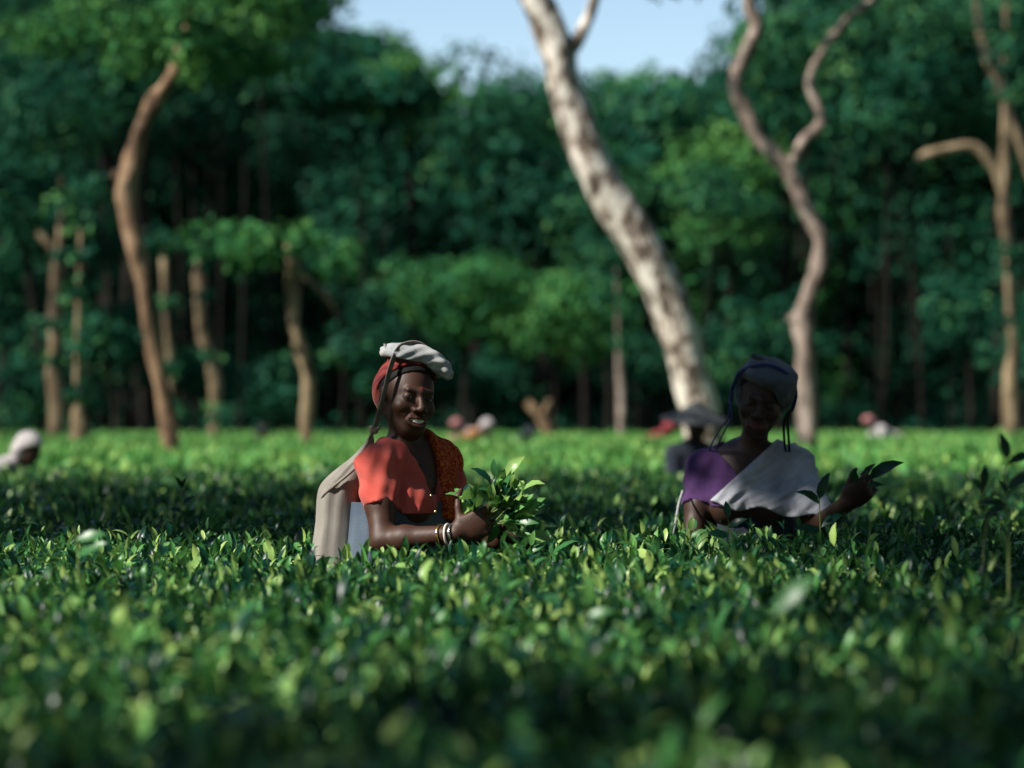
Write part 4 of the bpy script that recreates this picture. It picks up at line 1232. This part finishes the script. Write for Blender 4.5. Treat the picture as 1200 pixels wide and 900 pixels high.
    sp = [P(a, b, d) for a, b, d in ((508, 417, 7.98), (492, 404.5, 7.93), (474, 405, 7.885), (464, 414, 7.868), (456, 436, 7.85), (450, 462, 7.852), (443, 488, 7.862), (438, 503, 7.872))]
    band('head_strap', sp, .0105, .0026, M['strap'], bg_, (.8, -.6, 0))
    kn = P(437.5, 504, 7.872)
    f2 = local_field(kn, .03, .002)
    f2.cap(kn + (-.006, 0, .006), kn + (.006, 0, -.004), .0075, .0075, .004); f2.cap(kn + (.004, -.004, .006), kn + (.014, -.006, .004), .004, .005, .004); f2.cap(kn + (-.004, 0, -.004), kn + (-.006, 0, -.014), .006, .004, .004)
    V, Q = f2.mesh(1); mesh_obj('knot', V, Q, M['strap'], bg_)
    for dx in (-1.6, 1.6):
        tubes('cord', [[(*P(437 + dx * .4, 506, 7.872), .0033), (*P(433 + dx, 517, 7.89), .003), (*P(430 + dx * 1.5, 533, 7.925), .0035)]], M['strap'], bg_, 6, 4, .04)
    # the leaves in her hand
    grip = wR + aR * .085 + unit(np.array([.25, 1, .05])) * .028
    lb = empty('leaf_bunch', grip, 'bunch of freshly plucked tea leaves in the smiling picker\'s hand', 'leaves')
    sprig_bunch(lb, grip + np.array([.0, .0, .01]), (.50, -.05, .55), 34, .82, .45, 5)
    sprig_bunch(lb, grip + np.array([.015, -.01, -.01]), (.95, -.2, .12), 18, .95, .34, 6)
    sprig_bunch(lb, grip + np.array([-.015, .02, .0]), (-.45, .1, .55), 8, .8, .35, 7)
    return t
picker_one()

# ------------------------------------------------------------------ the picker in the white shawl
def picker_two():
    B = torso_axes(R(-4))
    J = {'B': B, 'chest': P(877, 553, 8.88), 'neck': P(878, 529, 8.875)}
    J['sr'] = J['chest'] - B[0] * .138 + np.array([0, 0, .004]); J['sl'] = J['chest'] + B[0] * .138 + np.array([0, 0, .008])
    J['waist'] = np.array([J['chest'][0], 8.90, .97]); J['pelvis'] = np.array([J['chest'][0], 8.91, .84])
    A = head_axes(R(-9), R(13), 0.20)
    O = P(891, 474, 8.70) - A[1] * .085
    J['skull'] = O - A[1] * .015 - A[2] * .045
    t = empty('person', (J['pelvis'][0], J['pelvis'][1], 0), 'shaded tea picker in a purple blouse and white shawl looking down', 'person')
    xs = axis_pts(.50, 1.22, O[0] - .10, O[0] + .10, .0030, .006)
    ys = axis_pts(8.30, 9.10, O[1] - .14, O[1] + .10, .0034, .006)
    zs = np.concatenate([np.arange(-.02, .90, .014), np.arange(.90, 1.25, .005), np.arange(1.25, 1.55, .003)])
    f = Field(xs, ys, zs)
    add_torso(f, J)
    add_head(f, O, A, False)
    eR, wR = P(812, 634, 8.80), P(828, 655, 8.60)
    f.chain([J['sr'], lerp(J['sr'], eR, .5), eR, wR], [.045, .041, .035, .024], .02)
    add_hand(f, wR, (.35, -.6, -.35), (.8, .5, 0), (0, -.3, -1), (.4, .6, .5))
    eL, wL = P(958, 618, 8.70), P(992, 590, 8.46)
    f.chain([J['sl'], lerp(J['sl'], eL, .5), eL, wL], [.045, .041, .036, .024], .02)
    aL = unit(P(1024, 565, 8.40) - wL)
    add_hand(f, wL, aL, (-.5, -.2, .8), (.75, .2, -.5), (1.0, 1.2, .8), .02, (1.8, 1.8), .92)
    body_mesh(f, 'body', t, M['skin2'], [(O, A, False)])
    W = lambda x, y, z: O + x * A[0] + y * A[1] + z * A[2]
    eyes(O, A, t)
    blouse(t, f.ax, J, ((J['sr'], eR), (J['sl'], eL)), M['purple'], 1.075, .085, .075, .52)
    # shawl: over the left shoulder, across the chest, under the right arm
    g = Field(f.ax[0], f.ax[1], f.ax[2][f.ax[2] > .9])
    add_torso(g, J, .019, False, False)
    g.cap(J['sl'], lerp(J['sl'], eL, .75), .058, .058, .035)
    g.cap(lerp(J['sl'], eL, .3) , lerp(J['sl'], eL, .8) + np.array([.0, -.03, -.01]), .056, .055, .035)
    G = g.grid(); l, fw, u = local(G, J['chest'], B)
    dirn = unit(np.array([-.62, 0, .78]))
    fd = folds(*G, dirn, .036, 2.2, .6) * (.55 + .45 * np.sin(l * 34 + 2 * u * 20)) + .7 * folds(*G, unit(np.array([-.80, 0, .6])), .065, 1.6, 2.0) + .35 * folds(*G, unit(np.array([-.5, 0, .86])), .021, 2.0, 1.0)
    g.F = g.F - .0030 * fd - .0008 * wrinkle(*G, 1.5, .4)
    edge = (u - .90 * l - .022) / 1.34
    g.F = np.maximum(g.F, np.maximum(np.where(fw > -.02, edge, .05 * 0 + edge * .6), -.112 - .12 * l + .010 * np.sin(l * 40) - u))
    nk = np.sqrt((l + .01) ** 2 + (fw + .0) ** 2) - .058
    g.F = np.maximum(g.F, np.where(u > -.02, -nk, -1))
    V, Q = g.mesh(1)
    mesh_obj('shawl', V, Q, M['shawl'], t)['label'] = 'white-grey pleated shawl across the chest'
    tl = [P(948, 592, 8.70), P(951, 605, 8.69), P(955, 622, 8.69)]
    band('shawl_tail', tl, .012, .004, M['shawl'], t)
    skirt(t, J['waist'], B, 1.10, .06, .140, .26, M['dark_skirt'], 'skirt')  # dark skirt raised to the shawl in place of shade below it
    V, Q = head_shell(O, A, .005, lambda x, y, z: .012 - (.75 * z - .66 * y), None, .0006)
    mesh_obj('hair', V, Q, M['hair'], t)
    def brim(f_, W_):
        f_.ell(W_(.012, .028, .080), (.078, .072, .036), A, .03)
        f_.ell(W_(.060, .020, .050), (.030, .060, .055), A, .03)
    V, Q = head_shell(O, A, .020, lambda x, y, z: np.minimum(.020 - (.75 * z - .55 * y + .22 * x), np.maximum(-.035 - z, y - .022 + .25 * z)), brim, .0028, 1, .0034, 2.0)
    hd = mesh_obj('head_cloth', V, Q, M['hood'], t); hd['label'] = 'grey-blue cloth folded over the head'
    for j in range(8):
        a = W(-.012 - .003 * j, .015 - .008 * j, .122 - .002 * j); b = W(-.052 - .003 * (j % 3), .022 - .011 * j, .138 - .0055 * j)
        tubes('fringe', [[(*a, .008), (*lerp(a, b, .6), .007), (*b, .003)]], M['hood'], hd, 6, 2, .1)
    # strap round the head and the bag it carries
    bg_ = empty('collecting_bag', (P(878, 620, 9.1)[0], 9.12, .6), 'dim cloth collecting bag hung by dark straps behind the shawled picker', 'bag')
    arc = [W(-.094, -.004, -.035), W(-.094, .015, .02), W(-.080, .040, .075), W(-.042, .062, .108), W(.0, .070, .122), W(.045, .066, .114), W(.082, .045, .083), W(.100, .02, .035), W(.098, .0, -.02)]
    band('head_strap', arc, .0060, .0022, M['blue_band'], bg_, (0, -1, .2))
    for dx in (0, 7):
        tubes('cord', [[(*W(-.093, -.004, -.030), .0022), (*P(857 - dx * .6, 490, 8.74), .0022), (*P(849 - dx, 506, 8.78), .0022), (*P(838 - dx, 530, 8.86), .003), (*P(836, 560, 9.02), .003)]], M['blue_band'], bg_, 6, 4, .04)
        tubes('cord', [[(*W(.097, .0, -.015), .0030), (*P(919 + dx * .6, 492, 8.72), .0038), (*P(920 + dx * .7, 525, 8.78), .0038), (*P(925, 540, 8.98), .003), (*P(905, 560, 9.06), .003)]], M['hair'], bg_, 6, 4, .04)
    sack(bg_, [(880, 548, 20, 9.10), (878, 565, 42, 9.12), (876, 590, 48, 9.13), (874, 630, 52, 9.13), (874, 700, 52, 9.13), (874, 760, 34, 9.13), (874, 775, 10, 9.13)], .10, M['grey_sack'], seed=4)
    tubes('loose_cord', [[(*P(800, 575, 8.80), .003), (*P(795, 592, 8.72), .0036), (*P(792, 610, 8.66), .0036), (*P(787, 632, 8.62), .003)]], M['cord'], bg_, 6, 4, .04)
    gp = wL + aL * .09
    lb = empty('leaf_bunch', gp, 'few dark tea leaves held up in the shawled picker\'s raised hand', 'leaves')
    for (a, b, L, w) in (((1018, 562), (1052, 541), .115, 0), ((1012, 560), (1022, 545), .06, 0), ((1004, 566), (1000, 548), .05, 1), ((1016, 570), (1040, 566), .05, 1)):
        p0, p1 = P(*a, 8.39), P(*b, 8.36)
        leaf_obj(p0, p1 - p0, (-.3, -.75, .5), L, lb, w)
    tubes('stem', [[(*(gp - aL * .04), .003), (*gp, .0028), (*P(1020, 561, 8.39), .002)]], M['stem'], lb, 5, 3)
    return t
picker_two()

# ------------------------------------------------------------------ pickers farther off in the field
def far_picker(px, d, yaw, stoop, cols, label, hat=False, scale=1.0):
    """a picker bending over the bushes; cols: headcloth, blouse, skirt"""
    x = (px - 600) / FPX * d
    base = np.array([x, d, 0.0])
    t = empty('person', base, label, 'person', 'pickers in the far part of the field')
    Bq = torso_axes(yaw)
    fwd = Bq[1]
    up = np.array([0, 0, 1.0])
    s = scale
    st_u = up * math.cos(stoop) + fwd * math.sin(stoop); st_f = fwd * math.cos(stoop) - up * math.sin(stoop)
    Bs = np.array([Bq[0], st_f, st_u])
    hip = base + up * .84 * s
    J = {'B': Bs, 'pelvis': hip, 'waist': hip + st_u * .13 * s, 'chest': hip + st_u * .36 * s, 'neck': hip + st_u * .43 * s}
    J['sr'] = J['chest'] - Bs[0] * .145; J['sl'] = J['chest'] + Bs[0] * .145
    hs = stoop * .55
    Ah = np.array([Bq[0], fwd * math.cos(hs) - up * math.sin(hs), up * math.cos(hs) + fwd * math.sin(hs)])
    O = J['neck'] + st_u * .08 + Ah[2] * .075 + Ah[1] * .02
    J['skull'] = O - Ah[2] * .04
    c = .014
    f = Field(np.arange(x - .55, x + .55, c), np.arange(d - .9, d + .9, c), np.arange(-.03, 1.6 * s + .05, c))
    add_torso(f, J)
    add_head(f, O, Ah, False, False)
    for sd, sg in (('sr', -1), ('sl', 1)):
        e = J[sd] + Bs[0] * sg * .05 + fwd * .10 - up * .20
        w = e + fwd * .20 - up * .03 - Bs[0] * sg * .05
        f.chain([J[sd], e, w], [.045, .036, .024], .02)
        add_hand(f, w, fwd, Bq[0] * -sg, -up, (.4, .6, .5))
        J['e' + sd] = e
    V, Q = f.mesh(1)
    mesh_obj('body', V, Q, M['skin2'], t, {'lip': np.zeros(len(V)), 'brow': np.zeros(len(V))})
    g = Field(*f.ax); add_torso(g, J, .014, False, False)
    for sd in ('sr', 'sl'): g.cap(J[sd], lerp(J[sd], J['e' + sd], .7), .062, .058, .02)
    G = g.grid(); l, fw, u = local(G, J['waist'], Bs)
    g.F = np.maximum(g.F - .004 * wrinkle(*G, .8), -u - .08 + 0 * g.F)
    V, Q = g.mesh(1); mesh_obj('blouse', V, Q, cols[1], t)
    skirt(t, hip, Bq, .97 * s, .05, .16, .27, cols[2], 'skirt')
    if hat:
        th = np.linspace(0, 2 * math.pi, 40, endpoint=False)
        rings = []
        for r, z in ((.004, .165), (.05, .135), (.11, .100), (.18, .065), (.245, .034), (.25, .028), (.243, .026), (.15, .070), (.05, .120), (.004, .14)):
            rr = r * (1 + .012 * np.sin(9 * th))
            rings.append(O + (rr * np.cos(th))[:, None] * Ah[0] + (rr * np.sin(th))[:, None] * Ah[1] + z * Ah[2] - Ah[1] * .01)
        v, q = sheet(np.array(rings))
        mesh_obj('conical_hat', v, q, cols[0], t)
        V, Q = head_shell(O, Ah, .006, lambda a, b, z: .0 - (.75 * z - .66 * b), None, .001, 1, .008)
        mesh_obj('hair', V, Q, M['hair'], t)
    else:
        def drape(f_, W_):
            f_.ell(W_(0, -.05, -.03), (.085, .075, .10), Ah, .03)
        V, Q = head_shell(O, Ah, .016, lambda a, b, z: .01 - (.75 * z - .66 * b), drape, .003, 1, .008)
        mesh_obj('head_cloth', V, Q, cols[0], t)
    return t

def cm(name, c): return cloth_mat(name, [q * .6 for q in c], [min(.8, q * .8) for q in c], 8, 200)
WH, PK, OR, RD, BL, DK, PL = cm('white_cotton', (.55, .50, .50)), cm('pink_cotton', (.50, .22, .22)), cm('orange_cotton', (.48, .20, .07)), cm('crimson_cotton', (.32, .05, .06)), cm('blue_cotton', (.05, .10, .22)), cm('black_cotton', (.018, .022, .022)), cm('pale_cotton', (.45, .40, .34))
HAT = noisy_mat('shaded_bamboo_hat', [(0.3, (0.025, 0.03, 0.036)), (0.7, (0.055, 0.06, 0.066))], 18, 0.9, 0.6, 90)  # bamboo darkened: the shade on the hat is in its colour
far_picker(806, 20.3, R(20), .25, (HAT, M['dark_skirt'], M['dark_skirt']), 'dim picker under a wide conical bamboo hat behind the shawled picker', True, .92)
far_picker(-30, 20.4, R(70), .95, (WH, WH, WH), 'stooping picker all in white at the left edge of the field', scale=.94)
far_picker(538, 44, R(50), 1.15, (WH, OR, PK), 'stooping far picker in orange with a white head cloth', scale=1.12)
far_picker(571, 46, R(-60), 1.15, (PK, WH, WH), 'stooping far picker in white with a pink head cloth', scale=1.12)
far_picker(597, 42, R(30), 1.25, (PL, PL, WH), 'smallest pale far picker, bending low right of the pink and white one', scale=1.06)
far_picker(757, 46, R(40), 1.15, (RD, RD, DK), 'stooping far picker in crimson just left of the conical hat', scale=1.08)
far_picker(1052, 49, R(-70), 1.1, (PK, WH, PL), 'stooping far picker in white with brownish-pink head cloth before the dark right-hand woods', scale=1.14)
far_picker(298, 44, R(20), 1.1, (DK, DK, DK), 'stooping far picker in black between the left-hand trunks', scale=1.0)
far_picker(72, 48, R(60), 1.15, (DK, BL, BL), 'stooping far picker in dark blue at the foot of the thin left trunks', scale=1.0)

# ------------------------------------------------------------------ tall shoots that stand out above the clipped tea
def shoot(base, top, d, leaves, label, wid=.0022, tints=(0, 1, 2)):
    """base/top photo pixels; leaves: (t along the stem, direction px, py, length, which)"""
    p0, p1 = P(*base, d), P(*top, d)
    p0b = p0 - np.array([0, 0, .12])
    e = empty('tea_shoot', (p0[0], p0[1], p0b[2]), label, 'tea shoot', 'tall tea shoots above the clipped tops')
    mid = lerp(p0, p1, .5) + np.array([random.uniform(-.008, .008), 0, 0])
    tubes('stem', [[(*p0b, wid * 1.2), (*p0, wid), (*mid, wid * .9), (*p1, wid * .6)]], M['stem'], e, 6, 4, .03)
    for (tt, dx, dy, L, w) in leaves:
        q = lerp(p0, p1, tt)
        v = np.array([dx, random.uniform(-.5, .1) * (abs(dx) + abs(dy)), -dy], float)
        leaf_obj(q, v, np.array([-v[0] * .4, -.8, .55]), L, e, w)
    return e
shoot((1182, 640), (1180, 540), 5.6, [(1, -.2, -1, .060, 0), (.95, 1, -.45, .07, 0), (.65, .9, -.7, .075, 0), (.45, -1, -.25, .06, 0), (.6, -.6, -1, .04, 1)], 'tall dark tea shoot at the right edge against the bright far field')
shoot((1153, 640), (1152, 575), 5.9, [(1, .1, -1, .055, 0), (.9, -.5, -.9, .045, 0), (.5, .8, -.5, .05, 0)], 'small dark tea shoot just left of the one at the right edge')
shoot((962, 640), (960, 585), 7.4, [(1, .3, -1, .075, 0), (.9, -1, -.7, .08, 0), (.4, .9, -.6, .07, 1), (.3, -.9, -.2, .07, 0)], 'dark forked tea shoot in front of the shawl\'s right end')
shoot((903, 745), (906, 722), 4.3, [(1, .7, -.75, .092, 2), (.6, -.7, -.5, .06, 2)], 'big blurred pale leaf curving right in the near foreground')
shoot((686, 735), (688, 712), 4.7, [(1, .05, -1, .06, 3), (.8, -.8, -.6, .045, 2), (.5, .9, -.3, .05, 2)], 'pale upright shoot right of the middle in the near foreground')
shoot((216, 620), (213, 572), 9.0, [(1, -.35, -.9, .045, 0), (1, .35, -.9, .038, 0), (.6, .8, -.6, .05, 0), (.4, -.9, -.3, .05, 0)], 'small dark shoot against the far lit field at the left')
shoot((92, 660), (86, 615), 5.8, [(1, -.5, -.9, .07, 1), (.6, 1, -.25, .07, 2), (.2, 1, -.5, .075, 2)], 'lit leafy shoot rising from the left of the field')
shoot((1018, 665), (1020, 612), 7.3, [(1, .45, -1, .045, 4), (.62, .6, -.5, .03, 4), (.35, -.6, -.9, .03, 3)], 'thin bright green stem standing in the dark right-hand tea', .0026)
shoot((806, 662), (809, 622), 7.6, [(1, .15, -1, .04, 4), (.8, .9, -.5, .05, 3), (.7, -.8, -.6, .045, 2)], 'bright stem in front of the purple sleeve', .003)
shoot((856, 660), (853, 608), 7.8, [(1, -.1, -1, .05, 1), (.8, .9, -.55, .06, 1), (.6, -1, -.2, .065, 1), (.3, .7, -.4, .06, 0)], 'dark two-leaved shoot in front of the shawl\'s lower left')
shoot((475, 668), (475, 650), 7.45, [(1, .0, -1, .055, 2), (.7, -.9, -.5, .05, 1), (.6, .9, -.4, .05, 2)], 'leafy shoot just below the smiling picker\'s elbow')
shoot((548, 676), (546, 652), 7.3, [(1, -.2, -1, .045, 4), (.8, .8, -.7, .045, 3), (.5, -.9, -.4, .05, 3)], 'bright shoot below the smiling picker\'s wrist')
shoot((618, 668), (622, 640), 7.5, [(1, .2, -1, .045, 3), (.7, .9, -.6, .05, 2), (.6, -.8, -.6, .045, 2)], 'bright shoot just right of the held leaf bunch')
shoot((118, 672), (118, 650), 7.2, [(1, .1, -1, .035, 4), (.6, -.8, -.7, .04, 3)], 'thin pale shoot on the lit edge at the far left')
shoot((198, 672), (200, 655), 7.7, [(1, .6, -.9, .045, 4), (.6, -.8, -.5, .04, 3)], 'pale yellow leaf on the lit edge left of the bag')
